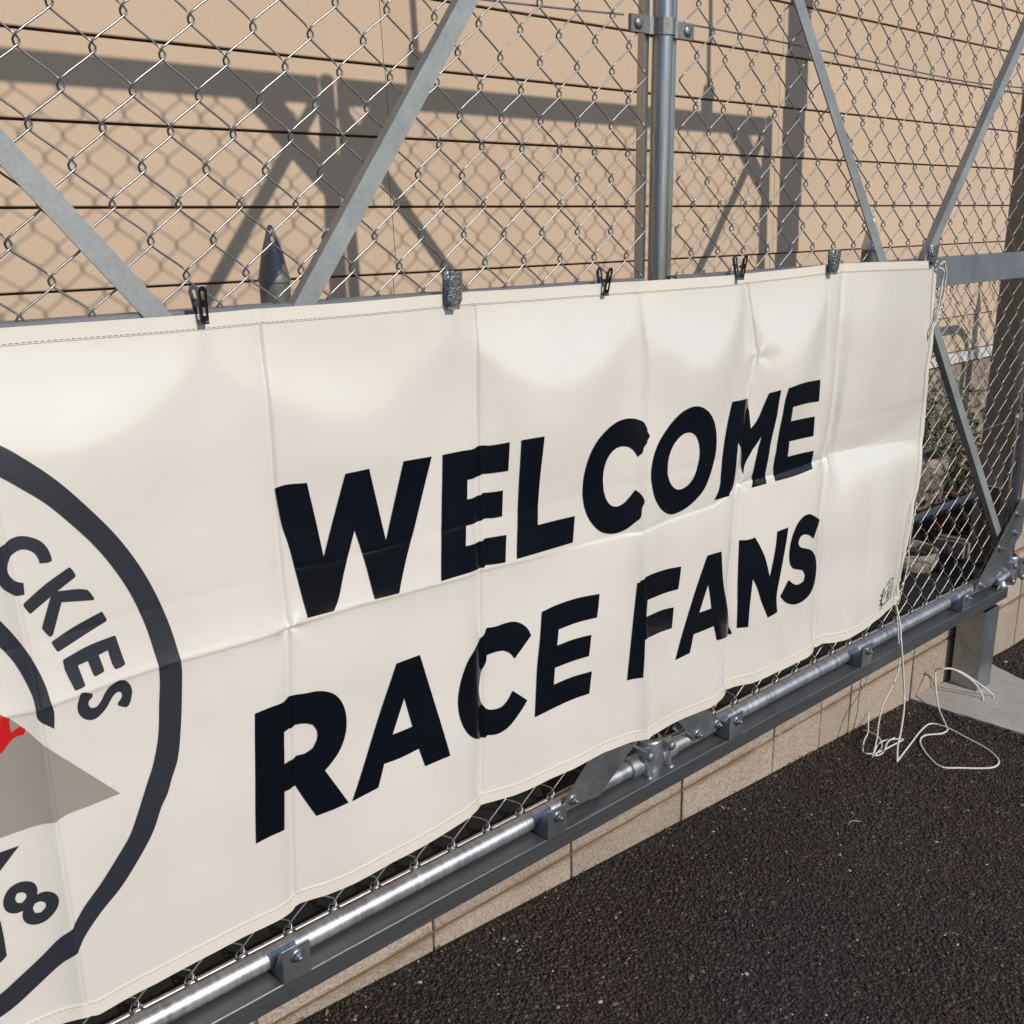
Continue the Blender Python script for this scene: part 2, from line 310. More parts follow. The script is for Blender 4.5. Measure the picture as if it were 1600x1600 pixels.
PRINTS=[
 ('letter_W','K',['0.7148,1.0705 0.719,1.0731 0.7662,1.0717 0.7772,1.0088 0.7862,0.9401 0.8125,1.014 0.8334,1.0761 0.8776,1.077 0.893,1.005 0.9045,0.9427 0.9287,1.0121 0.9493,1.077 1.0119,1.0738 0.9679,0.9564 0.9427,0.9 0.9203,0.8446 0.8702,0.8472 0.8597,0.9156 0.8451,0.9766 0.8174,0.9037 0.8023,0.8619 0.7924,0.8459 0.7468,0.845 0.7377,0.9168 0.7284,0.9758 0.7207,1.0083']),
 ('letter_E','K',['1.0373,1.0723 1.081,1.0718 1.1158,1.0703 1.1278,1.0737 1.1453,1.0715 1.1875,1.0726 1.186,1.0167 1.1559,1.0172 1.1288,1.019 1.1256,1.0163 1.1123,1.0143 1.0923,1.0155 1.0897,0.9785 1.1129,0.9772 1.1272,0.9784 1.131,0.982 1.1536,0.9798 1.1756,0.9791 1.1741,0.9274 1.1531,0.9281 1.1328,0.9306 1.1272,0.9283 1.1061,0.9275 1.0834,0.9298 1.0789,0.8917 1.1061,0.8883 1.1262,0.8875 1.1331,0.8921 1.1594,0.8902 1.182,0.8889 1.1767,0.8346 1.1532,0.8361 1.1312,0.8391 1.1267,0.8348 1.0667,0.8398 1.016,0.8409 1.0229,0.9018 1.0285,0.957 1.0342,1.023']),
 ('letter_L','K',['1.2124,1.0735 1.2383,1.0743 1.2629,1.0743 1.2597,1.0198 1.258,0.9708 1.2561,0.8944 1.3014,0.8945 1.3549,0.8925 1.3515,0.8639 1.3482,0.8376 1.2709,0.8378 1.2035,0.8361 1.209,0.906 1.2109,0.9666']),
 ('letter_C','K',['1.5592,1.0298 1.5464,1.0487 1.5395,1.0623 1.5271,1.0693 1.5102,1.0736 1.4879,1.0747 1.4605,1.0701 1.4298,1.0562 1.404,1.036 1.3867,1.0083 1.3774,0.9744 1.3764,0.9409 1.3819,0.9087 1.3931,0.8823 1.4103,0.8593 1.4292,0.8431 1.4517,0.8338 1.4775,0.8304 1.5014,0.8346 1.5196,0.8458 1.5315,0.855 1.5349,0.8767 1.5401,0.8903 1.5326,0.9072 1.5206,0.9186 1.5089,0.9058 1.4949,0.8944 1.4799,0.8896 1.469,0.8899 1.4547,0.8967 1.4419,0.9138 1.4356,0.9343 1.4322,0.9569 1.434,0.9783 1.4424,0.9984 1.4582,1.0125 1.4762,1.0179 1.4922,1.0171 1.5073,1.0121 1.5184,1.0023 1.5257,0.9902 1.536,0.9981 1.5385,1.0087']),
 ('letter_O','K',['1.7098,1.0744 1.7321,1.0668 1.7576,1.0503 1.7801,1.0234 1.7922,0.9873 1.7925,0.9501 1.7808,0.9094 1.761,0.8727 1.7314,0.8515 1.6977,0.8382 1.6706,0.8341 1.6501,0.8352 1.6279,0.8439 1.602,0.8637 1.5811,0.8914 1.5698,0.9241 1.5664,0.9522 1.5731,0.9807 1.5875,1.0077 1.6125,1.0332 1.6394,1.0553 1.6622,1.0685 1.686,1.075','1.6948,1.0171 1.7107,1.0096 1.7245,0.9932 1.7327,0.971 1.7334,0.9446 1.7255,0.9169 1.7104,0.8984 1.6885,0.8893 1.6672,0.8895 1.6506,0.8981 1.6348,0.9155 1.6261,0.9378 1.6258,0.9659 1.6354,0.9895 1.6524,1.0069 1.673,1.017']),
 ('letter_M','K',['1.8517,1.0641 1.9312,1.0596 1.9382,1.0197 1.9445,0.9843 1.9601,0.997 1.9704,1.0116 1.9824,1.0397 1.9936,1.0668 2.0279,1.0712 2.0261,1.0423 2.0256,1.0056 2.0175,0.9462 2.0148,0.9044 2.0136,0.8625 2.0162,0.8522 2.0175,0.8351 1.9676,0.8331 1.9738,0.8508 1.9672,0.8604 1.972,0.9037 1.9846,0.9632 1.97,0.9456 1.9535,0.9272 1.9335,0.8968 1.9328,0.8723 1.9253,0.8919 1.9206,0.9252 1.8847,0.9649 1.8835,0.927 1.8823,0.8818 1.8777,0.8503 1.8663,0.8333 1.808,0.8358 1.8221,0.8622 1.8226,0.9049 1.8253,0.9598 1.8383,1.0229']),
 ('letter_E','K',['2.0543,1.0735 2.1065,1.0787 2.2037,1.0753 2.2064,1.0194 2.1408,1.0232 2.082,1.0229 2.0832,0.9858 2.1344,0.9845 2.1939,0.9817 2.1994,0.9294 2.1446,0.9312 2.0913,0.9326 2.0931,0.8922 2.1528,0.8911 2.2091,0.8886 2.2112,0.8659 2.2122,0.839 2.1328,0.8349 2.0539,0.8354 2.047,0.8604 2.0421,0.8711 2.043,0.9284 2.044,0.9707 2.0468,1.003 2.0482,1.0468']),
 ('letter_R','K',['0.6384,0.71 0.6673,0.7101 0.6955,0.7076 0.7102,0.7128 0.7323,0.71 0.7551,0.7073 0.7728,0.7006 0.7869,0.6894 0.7982,0.6687 0.8029,0.6407 0.7996,0.6125 0.7888,0.5869 0.7736,0.5679 0.7573,0.5528 0.7771,0.5124 0.7955,0.4746 0.7658,0.4707 0.7369,0.4688 0.7183,0.5088 0.7034,0.5436 0.6963,0.537 0.6818,0.5408 0.6792,0.5046 0.6763,0.4673 0.6466,0.4716 0.6203,0.471 0.625,0.547 0.6292,0.5971 0.634,0.6559','0.6904,0.6514 0.7057,0.6519 0.7111,0.6572 0.7289,0.654 0.743,0.6467 0.7493,0.6328 0.7481,0.6174 0.7397,0.6031 0.7247,0.5978 0.7103,0.5989 0.7015,0.5916 0.6861,0.5923']),
 ('letter_A','K',['0.9095,0.7112 0.935,0.7112 0.9612,0.7108 0.9911,0.5968 1.0189,0.4807 0.9888,0.4827 0.9587,0.4838 0.947,0.5256 0.9042,0.5229 0.8701,0.5244 0.855,0.4814 0.8298,0.4784 0.8028,0.4746 0.855,0.5953','0.9228,0.6385 0.9367,0.575 0.9146,0.5748 0.8923,0.5753 0.9082,0.6082']),
 ('letter_C','K',['1.2315,0.6674 1.2224,0.6858 1.2076,0.6994 1.1915,0.7062 1.1728,0.7069 1.1525,0.7053 1.1326,0.7076 1.1266,0.6949 1.1031,0.6775 1.0773,0.66 1.061,0.6354 1.0505,0.6087 1.0458,0.5821 1.0475,0.5555 1.0569,0.5255 1.074,0.4997 1.1003,0.4795 1.1207,0.4723 1.1246,0.4767 1.1462,0.4719 1.1641,0.4753 1.1794,0.4848 1.1951,0.5005 1.2086,0.5155 1.2178,0.5279 1.1855,0.5576 1.1741,0.5401 1.1611,0.53 1.1457,0.5283 1.1269,0.5339 1.1185,0.5444 1.1111,0.5622 1.1076,0.5837 1.1136,0.6048 1.1212,0.6242 1.1283,0.6371 1.1299,0.65 1.1503,0.6517 1.1703,0.649 1.1836,0.6397 1.1924,0.6271 1.2115,0.6474']),
 ('letter_E','K',['1.2606,0.7105 1.2943,0.715 1.3561,0.715 1.4182,0.7085 1.414,0.6812 1.409,0.6577 1.3505,0.6619 1.3015,0.661 1.2965,0.6269 1.34,0.6273 1.3923,0.623 1.386,0.5755 1.3366,0.5783 1.2899,0.5783 1.2865,0.5413 1.3367,0.542 1.3944,0.5371 1.3866,0.4866 1.3457,0.4893 1.2885,0.4882 1.2356,0.4836 1.2409,0.5474 1.2448,0.5966 1.2535,0.656']),
 ('letter_F','K',['1.5222,0.71 1.5283,0.7101 1.5288,0.7141 1.5462,0.7182 1.6052,0.7152 1.6819,0.7045 1.6782,0.6766 1.6729,0.6514 1.6058,0.659 1.5511,0.6628 1.545,0.625 1.6056,0.6209 1.6565,0.6118 1.65,0.5622 1.5946,0.5696 1.5404,0.573 1.5402,0.5164 1.5384,0.4799 1.4999,0.4819 1.5059,0.5399 1.5111,0.6043 1.5173,0.6641']),
 ('letter_A','K',['1.7817,0.7063 1.8355,0.7031 1.853,0.6081 1.8803,0.5346 1.9133,0.4596 1.832,0.4734 1.8172,0.516 1.7797,0.5167 1.7355,0.5194 1.7299,0.4973 1.7229,0.4749 1.6681,0.4761 1.6938,0.5368 1.7229,0.5967','1.79,0.6325 1.7988,0.5988 1.8052,0.5656 1.7555,0.5688 1.7733,0.6026']),
 ('letter_N','K',['1.9216,0.7084 1.9508,0.704 1.9728,0.706 1.9913,0.6778 2.0094,0.6454 2.0312,0.5868 2.047,0.6555 2.0543,0.7062 2.0976,0.7079 2.0856,0.6505 2.0719,0.5833 2.0616,0.5259 2.0693,0.4819 2.0342,0.4767 2.0052,0.5287 1.9857,0.5738 1.9707,0.5988 1.9651,0.519 1.9662,0.4665 1.9288,0.4728 1.9222,0.6015']),
 ('letter_S','K',['2.251,0.6935 2.2192,0.7109 2.1919,0.7232 2.1667,0.7223 2.1359,0.7052 2.113,0.6701 2.1071,0.6345 2.1129,0.6069 2.127,0.5902 2.154,0.5794 2.1789,0.5689 2.1917,0.5519 2.1871,0.5376 2.1599,0.5355 2.1357,0.5434 2.1106,0.5611 2.0955,0.5435 2.0787,0.5241 2.0996,0.5043 2.1403,0.4842 2.1824,0.4783 2.2225,0.4883 2.2454,0.5131 2.2526,0.5503 2.2391,0.5897 2.2109,0.6185 2.1788,0.6322 2.1517,0.6433 2.1429,0.6559 2.1524,0.6704 2.1744,0.672 2.2013,0.6617 2.2163,0.6505 2.2327,0.6741']),
 ('crest_letter_C','B',['0.3124,1.0754 0.3201,1.0793 0.3261,1.0826 0.3368,1.084 0.3485,1.0803 0.3599,1.0726 0.3674,1.0617 0.3711,1.0485 0.3716,1.0412 0.368,1.0401 0.3563,1.0417 0.3555,1.0484 0.3514,1.0576 0.3443,1.0637 0.3358,1.0658 0.3265,1.0627 0.3195,1.0563 0.316,1.0472 0.3156,1.0393 0.3182,1.0319 0.324,1.0245 0.3324,1.02 0.3314,1.004 0.3224,1.0056 0.3147,1.0112 0.3092,1.0171 0.3054,1.0238 0.3025,1.0373 0.3023,1.0493 0.3063,1.0645']),
 ('crest_letter_K','B',['0.3916,1.026 0.3939,1.0241 0.399,1.0127 0.3978,1.0099 0.3723,0.9969 0.411,0.9874 0.4131,0.985 0.4196,0.9715 0.4184,0.9699 0.3757,0.98 0.3581,0.9372 0.3551,0.9356 0.3529,0.9379 0.346,0.9513 0.3631,0.9917 0.3358,0.9759 0.3337,0.9769 0.3281,0.989 0.3291,0.9924 0.3583,1.0107 0.3763,1.0192']),
 ('crest_letter_I','B',['0.4274,0.9496 0.4325,0.9357 0.4316,0.933 0.394,0.9218 0.3627,0.9118 0.36,0.9129 0.3551,0.9265 0.3563,0.9286 0.3846,0.939']),
 ('crest_letter_E','B',['0.4393,0.9086 0.4412,0.9069 0.4479,0.8628 0.4458,0.8609 0.4343,0.8593 0.4326,0.8616 0.4278,0.8905 0.4136,0.8879 0.4176,0.8637 0.4158,0.8616 0.4049,0.8594 0.4023,0.8619 0.3982,0.8848 0.3831,0.8835 0.388,0.8524 0.386,0.8511 0.3752,0.8499 0.3732,0.8517 0.3653,0.8956 0.3663,0.8984 0.3996,0.9059']),
 ('crest_letter_S','B',['0.3821,0.8442 0.3959,0.8363 0.395,0.8315 0.3897,0.8268 0.3884,0.8216 0.3914,0.8151 0.3985,0.8138 0.4066,0.8196 0.4142,0.8305 0.4232,0.8389 0.4329,0.8422 0.4422,0.8398 0.4494,0.8306 0.4521,0.82 0.4502,0.809 0.4444,0.7971 0.441,0.7956 0.4302,0.804 0.4301,0.8064 0.4368,0.8142 0.437,0.8212 0.4337,0.8242 0.4283,0.8235 0.4211,0.8171 0.4136,0.8074 0.4041,0.7998 0.3952,0.7962 0.3871,0.798 0.3787,0.8051 0.3739,0.8152 0.3739,0.8267 0.3774,0.8368 0.3804,0.8438']),
 ('crest_inner_arc','B',['0.2718,1.0139 0.2854,0.9956 0.2986,0.9743 0.3114,0.95 0.3235,0.9208 0.3325,0.8916 0.3375,0.8669 0.3395,0.8437 0.3416,0.8311 0.3389,0.8051 0.3201,0.8282 0.3189,0.8396 0.3187,0.86 0.3145,0.8833 0.3072,0.9095 0.3,0.9264 0.2935,0.9383 0.2803,0.9613 0.2666,0.9802']),
 ('crest_mountain','G',['0.25,0.8872 0.2783,0.847 0.2888,0.8359 0.3049,0.8142 0.32,0.7891 0.3648,0.7294 0.4152,0.6633 0.3703,0.6662 0.3392,0.6677 0.3199,0.6651 0.3062,0.6659 0.2784,0.6634 0.2535,0.6621 0.2169,0.6621']),
 ('crest_flame','R',['0.2658,0.8566 0.278,0.8457 0.287,0.8391 0.2869,0.8161 0.2985,0.8227 0.304,0.8169 0.3015,0.8094 0.2901,0.8073 0.2822,0.8005 0.2765,0.7931 0.2711,0.7887 0.2558,0.7821']),
 ('crest_digit_eight','B',['0.2747,0.5826 0.2826,0.577 0.2861,0.5656 0.2844,0.5567 0.2937,0.5578 0.3028,0.5539 0.3084,0.5448 0.3073,0.5315 0.2996,0.5183 0.2873,0.509 0.2747,0.5092 0.2656,0.5168 0.2627,0.5284 0.2647,0.5375 0.2558,0.5374 0.2466,0.5436 0.2427,0.5549 0.2445,0.5674 0.253,0.58 0.2649,0.5845','0.2664,0.5677 0.2716,0.5631 0.2712,0.5565 0.2653,0.5507 0.2594,0.5535 0.2577,0.561 0.2607,0.568','0.287,0.5439 0.2925,0.5395 0.2924,0.5327 0.2858,0.5257 0.2785,0.5273 0.2766,0.5356 0.2798,0.5427']),
 ('crest_bar','B',['0.2741,0.6415 0.2464,0.6129 0.229,0.5949 0.2357,0.6413 0.2505,0.641']),
 ('crest_bar','B',['0.2213,0.5424 0.2353,0.5353 0.2356,0.5067 0.2347,0.4767 0.2255,0.4698 0.2094,0.4634']),
 ('crest_ring','B',['-0.2209,1.1917 -0.159,1.2322 -0.0915,1.2623 -0.0201,1.2813 0.0535,1.2887 0.1273,1.2842 0.1995,1.2681 0.2681,1.2407 0.3335,1.2054 0.3566,1.1855 0.3926,1.1488 0.4299,1.1001 0.4614,1.0533 0.4878,1.0023 0.5081,0.9477 0.5214,0.8941 0.5268,0.8538 0.5289,0.8273 0.5259,0.7981 0.5171,0.7326 0.5058,0.6788 0.4937,0.6528 0.4838,0.6298 0.473,0.6138 0.4554,0.5775 0.4273,0.541 0.3968,0.5107 0.3622,0.4876 0.3333,0.4612 0.3216,0.4447 0.3154,0.4406 0.3024,0.4338 0.272,0.4121 0.236,0.3899 0.2129,0.3811 0.1661,0.3753 0.1206,0.3672 0.0745,0.3637 0.0283,0.3649 0.047,0.3987 0.0899,0.3993 0.1326,0.4042 0.1745,0.4134 0.2182,0.4192 0.2416,0.4318 0.2774,0.4544 0.3034,0.4764 0.3191,0.4861 0.3269,0.4949 0.3401,0.5101 0.3684,0.5343 0.3982,0.564 0.4195,0.5875 0.4368,0.6196 0.4583,0.6642 0.4677,0.6834 0.4816,0.7273 0.4894,0.7812 0.4955,0.8313 0.4928,0.8644 0.4862,0.9084 0.4727,0.958 0.4551,1.001 0.4294,1.0481 0.3989,1.0912 0.3744,1.1217 0.3503,1.1449 0.3269,1.1657 0.2698,1.2038 0.2073,1.2321 0.141,1.2501 0.0728,1.2573 0.0042,1.2535 -0.0628,1.2388 -0.1267,1.2137 -0.1858,1.1787']),
]
BOT=[(-0.8, 0.285), (0.2883, 0.3258), (0.3187, 0.3259), (0.3355, 0.3156), (0.3754, 0.3139), (0.4304, 0.3076), (0.4962, 0.3072), (0.581, 0.3057), (0.6352, 0.3014), (0.6799, 0.2967), (0.6947, 0.3062), (0.705, 0.3058), (0.7417, 0.3023), (0.7941, 0.3048), (0.8735, 0.3139), (1.0071, 0.318), (1.0787, 0.3214), (1.1215, 0.3203), (1.1435, 0.3186), (1.18, 0.317), (1.2766, 0.3229), (1.343, 0.3219), (1.4263, 0.3294), (1.4847, 0.3262), (1.5402, 0.3241), (1.5713, 0.3258), (1.6123, 0.3216), (1.703, 0.3106), (1.8187, 0.2947), (1.8783, 0.3019), (1.9351, 0.3049), (1.9901, 0.2996), (2.0804, 0.3039), (2.2388, 0.2948), (2.3131, 0.3), (2.3322, 0.3052), (2.3722, 0.2976), (2.4295, 0.2934), (2.506, 0.2976), (2.562, 0.3134), (2.6493, 0.3206), (2.7327, 0.3099), (2.7688, 0.307)]
TOP=[(-0.8, 1.347), (0.361, 1.3491), (0.5839, 1.3479), (0.7172, 1.3492), (0.8624, 1.349), (1.0637, 1.352), (1.26, 1.3507), (1.5122, 1.3505), (1.6808, 1.3487), (1.8992, 1.3473), (2.235, 1.3564), (2.4318, 1.3545), (2.7313, 1.3479)]
RGT=[(0.307, 2.7688), (0.3502, 2.7423), (0.3967, 2.7515), (0.4528, 2.7621), (0.5157, 2.778), (0.5717, 2.7862), (0.6199, 2.789), (0.6614, 2.8119), (0.7507, 2.8338), (0.8309, 2.855), (0.9074, 2.8477), (1.0238, 2.8112), (1.1097, 2.8053), (1.2151, 2.7782), (1.3255, 2.7554), (1.3413, 2.7542)]
S1=[(2.7183, -0.05, 0.318), (2.7209, -0.068, 0.2588), (2.7055, -0.085, 0.2155), (2.7043, -0.103, 0.114), (2.6993, -0.12, 0.0127), (2.6614, -0.138, -0.0547), (2.6173, -0.155, -0.0856), (2.5881, -0.173, -0.1149)]
S2=[(2.7183, -0.05, 0.318), (2.7392, -0.059, 0.1967), (2.7425, -0.068, 0.1113), (2.6968, -0.077, 0.0636), (2.6316, -0.086, 0.0239), (2.5987, -0.095, -0.0263), (2.5797, -0.104, -0.0703), (2.5463, -0.113, -0.1149)]
def part(name,mb,m,parent):
    me=mb if isinstance(mb,bpy.types.Mesh) else mb.mesh(name,m)
    return wpart(link(name,me),parent)
def inst(name,me,parent,loc):
    o=link(name,me,None,loc); return wpart(o,parent)

# ------------------------------------------------------------ ground
gx0,gx1,gy0,gy1=-30,40,-40,2.6
mb=MB(); mb.add([(gx0,gy0,zg(gx0)),(gx1,gy0,zg(gx1)),(gx1,0.05,zg(gx1)),(gx0,.05,zg(gx0))],[(0,1,2,3)])
g=struct(mb.ob('asphalt_ground','asphalt'))
tag(g,'dark brown open-graded asphalt in front of the fence','ground')
# aggregate stones bedded in the asphalt (near field)
def stones(name,x0,x1,y0,y1,cell,rad,seed,keep=None):
    rg=np.random.default_rng(seed)
    nx=int((x1-x0)/cell); ny=int((y1-y0)/cell)
    gx,gy=np.meshgrid(np.arange(nx),np.arange(ny)); n=nx*ny
    px=x0+(gx.ravel()+rg.uniform(.0,1,n))*cell; py=y0+(gy.ravel()+rg.uniform(.0,1,n))*cell
    if keep is not None:
        k=keep(px,py); px=px[k]; py=py[k]; n=len(px)
    base=np.array([[-1,-1,-1],[1,-1,-1],[1,1,-1],[-1,1,-1],[-1,-1,1],[1,-1,1],[1,1,1],[-1,1,1]],float)*np.array([.75,.75,.55])
    V=np.repeat(base[None],n,0)+rg.uniform(-.38,.38,(n,8,3))
    V[:,4:,:2]*=rg.uniform(.45,.9,(n,1,1))
    s=rad*rg.uniform(.55,1.35,(n,1,1))*np.concatenate([rg.uniform(.8,1.4,(n,1,1)),rg.uniform(.7,1.1,(n,1,1)),rg.uniform(.42,.78,(n,1,1))],2)
    V*=s; a=rg.uniform(0,6.28,n); ca,sa=np.cos(a),np.sin(a)
    t=rg.uniform(-.32,.32,n)
    X=V[:,:,0]; Z=V[:,:,2]; ct,st=np.cos(t)[:,None],np.sin(t)[:,None]
    X2=X*ct-Z*st; Z2=X*st+Z*ct
    Xr=X2*ca[:,None]-V[:,:,1]*sa[:,None]; Yr=X2*sa[:,None]+V[:,:,1]*ca[:,None]
    W=np.stack([Xr+px[:,None],Yr+py[:,None],Z2+(.0305-.059*px+rg.uniform(-.0018,.0012,n))[:,None]],2).reshape(-1,3)
    q=np.array([[0,3,2,1],[4,5,6,7],[0,1,5,4],[1,2,6,5],[2,3,7,6],[3,0,4,7]])
    F=(q[None]+8*np.arange(n)[:,None,None]).reshape(-1,4)
    me=bpy.data.meshes.new(name); me.vertices.add(len(W)); me.vertices.foreach_set('co',W.ravel())
    me.loops.add(F.size); me.loops.foreach_set('vertex_index',F.ravel().astype(np.int32))
    me.polygons.add(len(F)); me.polygons.foreach_set('loop_start',np.arange(0,F.size,4,dtype=np.int32)); me.polygons.foreach_set('loop_total',np.full(len(F),4,dtype=np.int32))
    me.update(calc_edges=True); me.materials.append(M['stone']); return me,n
def keep(px,py):
    pad=(px>3.033-.12*py)&(px<3.58+.33*py)&(py<.04)
    vis=(py>-1.35+ -.0*px)&(px>.45-.9*py*0)
    return (~pad)&vis
me,n=stones('asphalt_aggregate',.45,3.0,-1.25,.028,.0068,.0050,1,keep)
s1=link('asphalt_aggregate',me); tag(s1,'coarse dark aggregate grit standing proud of the asphalt','gravel',kind='stuff')
me,n2=stones('asphalt_aggregate',3.0,5.2,-1.25,.028,.0105,.0068,2,keep)
s2=link('asphalt_aggregate',me); tag(s2,'coarse dark aggregate grit beyond the concrete footing','gravel',kind='stuff')
# pale grit and litter
mb=MB(); rg=random.Random(3)
for k in range(170):
    x=rg.uniform(.6,3.0); y=.02-rg.random()**1.4*1.1; r=rg.uniform(.0009,.0024)
    z=zg(x)+.003
    mb.add([(x-r,y,z),(x,y-r*.8,z),(x+r,y,z),(x,y+r*.8,z),(x,y,z+r),(x,y,z-r)],[(0,1,4),(1,2,4),(2,3,4),(3,0,4),(1,0,5),(2,1,5),(3,2,5),(0,3,5)])
tag(mb.ob('pale_grit','debris'),'tiny pale grit specks scattered over the dark asphalt','grit',kind='stuff')
mb=MB(); mb.tube([(2.153,-.279,-.091),(2.160,-.275,-.088),(2.170,-.276,-.087),(2.188,-.290,-.090)],.0007,5)
tag(mb.ob('dry_twig','rope'),'small pale bent twig lying on the asphalt','twig')
mb=MB()
for k in range(190):
    x=rg.choice([rg.uniform(.7,3.1),rg.uniform(2.3,3.0)]); y=.027-rg.random()**3*.07; z=zg(x)+.005; a=rg.uniform(0,6.3); l=rg.uniform(.0015,.006) if k>25 else rg.uniform(.005,.012)
    ca,sa=math.cos(a)*l,math.sin(a)*l; mb.add([(x-ca,y-sa,z),(x+sa*.35,y-ca*.35,z+.002),(x+ca,y+sa,z+.003),(x-sa*.35,y+ca*.35,z+.001)],[(0,1,2),(0,2,3)])
tag(mb.ob('leaf_litter','dead'),'crumbs of dead leaf gathered along the foot of the block wall','leaf litter',kind='stuff')

# concrete footing slab under the end support post
mb=MB(); poly=[]
ed=[(3.033,.027),(3.585,.027),(3.40,-.50),(3.24,-.95),(3.15,-.95),(3.10,-.50)]
rg=random.Random(5)
for (a,b),(c,d) in zip(ed,ed[1:]+ed[:1]):
    for k in range(14):
        t=k/14; j=.004 if 0<k else 0
        poly.append((a+(c-a)*t+rg.uniform(-j,j),b+(d-b)*t+rg.uniform(-j,j)))
n=len(poly)
mb.add([(x,y,zg(x)-.05) for x,y in poly]+[(x,y,zg(x)+.007) for x,y in poly],[tuple(range(n,2*n))]+[(i,(i+1)%n,n+(i+1)%n,n+i) for i in range(n)])
p=struct(mb.ob('concrete_footing','pad')); tag(p,'pale concrete footing slab let into the asphalt under the square steel post','footing')

# soil behind the block wall
mb=MB(); nx,ny=60,12; v=[];f=[]
for j in range(ny+1):
    for i in range(nx+1):
        x=-3+i*.2; y=.14+j*(.96/ny); v.append((x,y,.035+.03*math.sin(5*x)*math.sin(7*y)+.02*math.sin(13*x+3*y)))
for j in range(ny):
    for i in range(nx): a=j*(nx+1)+i; f.append((a,a+1,a+nx+2,a+nx+1))
mb.add(v,f,True); struct(mb.ob('soil_bed','soil'))

# ------------------------------------------------------------ block wall
def block_wall(name,label,x_list,courses,y0,y1):
    t=thing(name,label,'block wall',loc=((x_list[0]+x_list[-1])/2,y0,zg(x_list[0])))
    core=MB(); core.box(x_list[0]+.002,x_list[-1]-.002,y0+.006,y1-.006,courses[0][0],courses[-1][1]-.004); part('mortar_core',core,'mortar',t)
    rg=random.Random(11)
    for (za,zb) in courses:
        for a,b in zip(x_list,x_list[1:]):
            bm_=MB(); yy=y0+rg.uniform(-.0015,.0015); seg=[]
            # worn, slightly ragged face outline
            x0_,x1_,z0_,z1_=a+.0028,b-.0028,za+.0032,zb-.0032; nn=9
            for i in range(nn): seg.append((x0_+(x1_-x0_)*i/nn,z0_+rg.uniform(-.0012,.0016)))
            for i in range(4): seg.append((x1_-rg.uniform(-.001,.0014),z0_+(z1_-z0_)*i/4))
            for i in range(nn): seg.append((x1_-(x1_-x0_)*i/nn,z1_-rg.uniform(-.0012,.0018)))
            for i in range(4): seg.append((x0_+rg.uniform(-.001,.0014),z1_-(z1_-z0_)*i/4))
            k_=len(seg); cx_,cz_=(x0_+x1_)/2,(z0_+z1_)/2
            inn=[(px+(.0022 if px<cx_ else -.0022),pz+(.0022 if pz<cz_ else -.0022)) for px,pz in seg]
            bm_.add([(px,yy,pz) for px,pz in inn]+[(px,yy+.0022,pz) for px,pz in seg]+[(px,y1,pz) for px,pz in seg],[tuple(range(k_))]+[(i,(i+1)%k_,k_+(i+1)%k_,k_+i) for i in range(k_)]+[(k_+i,k_+(i+1)%k_,2*k_+(i+1)%k_,2*k_+i) for i in range(k_)])
            part('block',bm_,'block',t)
    return t
xs=[1.425+.4015*k for k in range(-8,0)]+[1.425,1.826,2.230,2.473,2.640,3.028,3.430,3.640]
block_wall('low_block_wall','low tan concrete block wall running under the steel beam beside the asphalt',xs,[(-.40,-.196),(-.196,.0125),(.0125,.183)],0.03,.15)
xs=[3.643,3.854,4.255,4.656,5.057,5.458,5.859,6.26]
block_wall('tall_block_wall','taller tan concrete block wall beyond the end of the fence',xs,[(-.42,-.200),(-.200,.0095),(.0095,.2225),(.2225,.43),(.43,.492)],0.032,.152)

# ------------------------------------------------------------ house wall with lap siding
YW=1.08
hw=thing('siding_wall','beige lap-sided house wall standing behind the chain-link fence','house wall',loc=(2,YW,0))
mb=MB(); mb.box(-7.4,10.8,YW+.018,YW+.20,.70,4.3); part('sheathing',mb,'groove',hw)
bd=MB(); H_=.1865
# board section: lower edge proud, top edge tucked back
sec=[(YW-.005,.0100),(YW-.0065,.0125),(YW+.001,H_+.004),(YW+.018,H_+.004),(YW+.018,.0100)]
L_=1.8195
v=[(x,y,z) for x in (0,L_) for y,z in sec]; k=len(sec)
bd.add(v,[tuple(range(k))[::-1],tuple(range(k,2*k))]+[(i,(i+1)%k,k+(i+1)%k,k+i) for i in range(k)])
bme=bd.mesh('siding_board','siding')
for r in range(16):
    z=.745+.1865*r-.006
    for c in range(-5,4):
        inst('siding_board',bme,hw,(3.522+1.8215*c+( .004 if r%2 else -.004),0,z))
mb=MB(); mb.box(-7.4,10.8,YW-.022,YW+.02,.688,.742,.002); part('drip_flashing',mb,'flash',hw)
mb=MB(); mb.box(-7.4,10.8,YW+.005,YW+.2,-.1,.687); part('foundation',mb,'found',hw)

# ------------------------------------------------------------ chain-link pieces
A_=.0462; VZ=.0495
def zig(rows,phase,r=.00165,a=A_,top=None,knuckle=False,n=6,t=.0050):
    """one spiral picket of chain link: zigzags between x=0 and x=a down the given z rows"""
    pts=[]
    for k,z in enumerate(rows):
        right=(k+phase)%2==0; x=a if right else 0; sg=1 if right else -1
        s0= t if right else -t         # arriving depth (right bend is reached along the back wire)
        e=.0034
        if k==0 and knuckle: pass
        jx=random.uniform(-.0007,.0007); x+=jx
        pts+=[(x-sg*.0110,s0*.97,z+.0160),(x-sg*.0042,s0,z+.0104),(x+sg*e*.5,s0*.95,z+.0060),(x+sg*e*1.15,s0*.3,z+.0010),(x+sg*e*1.15,-s0*.3,z-.0010),(x+sg*e*.5,-s0*.95,z-.0060),(x-sg*.0042,-s0,z-.0104),(x-sg*.0110,-s0*.97,z-.0160)]
    return MB().tube(pts,r,n)
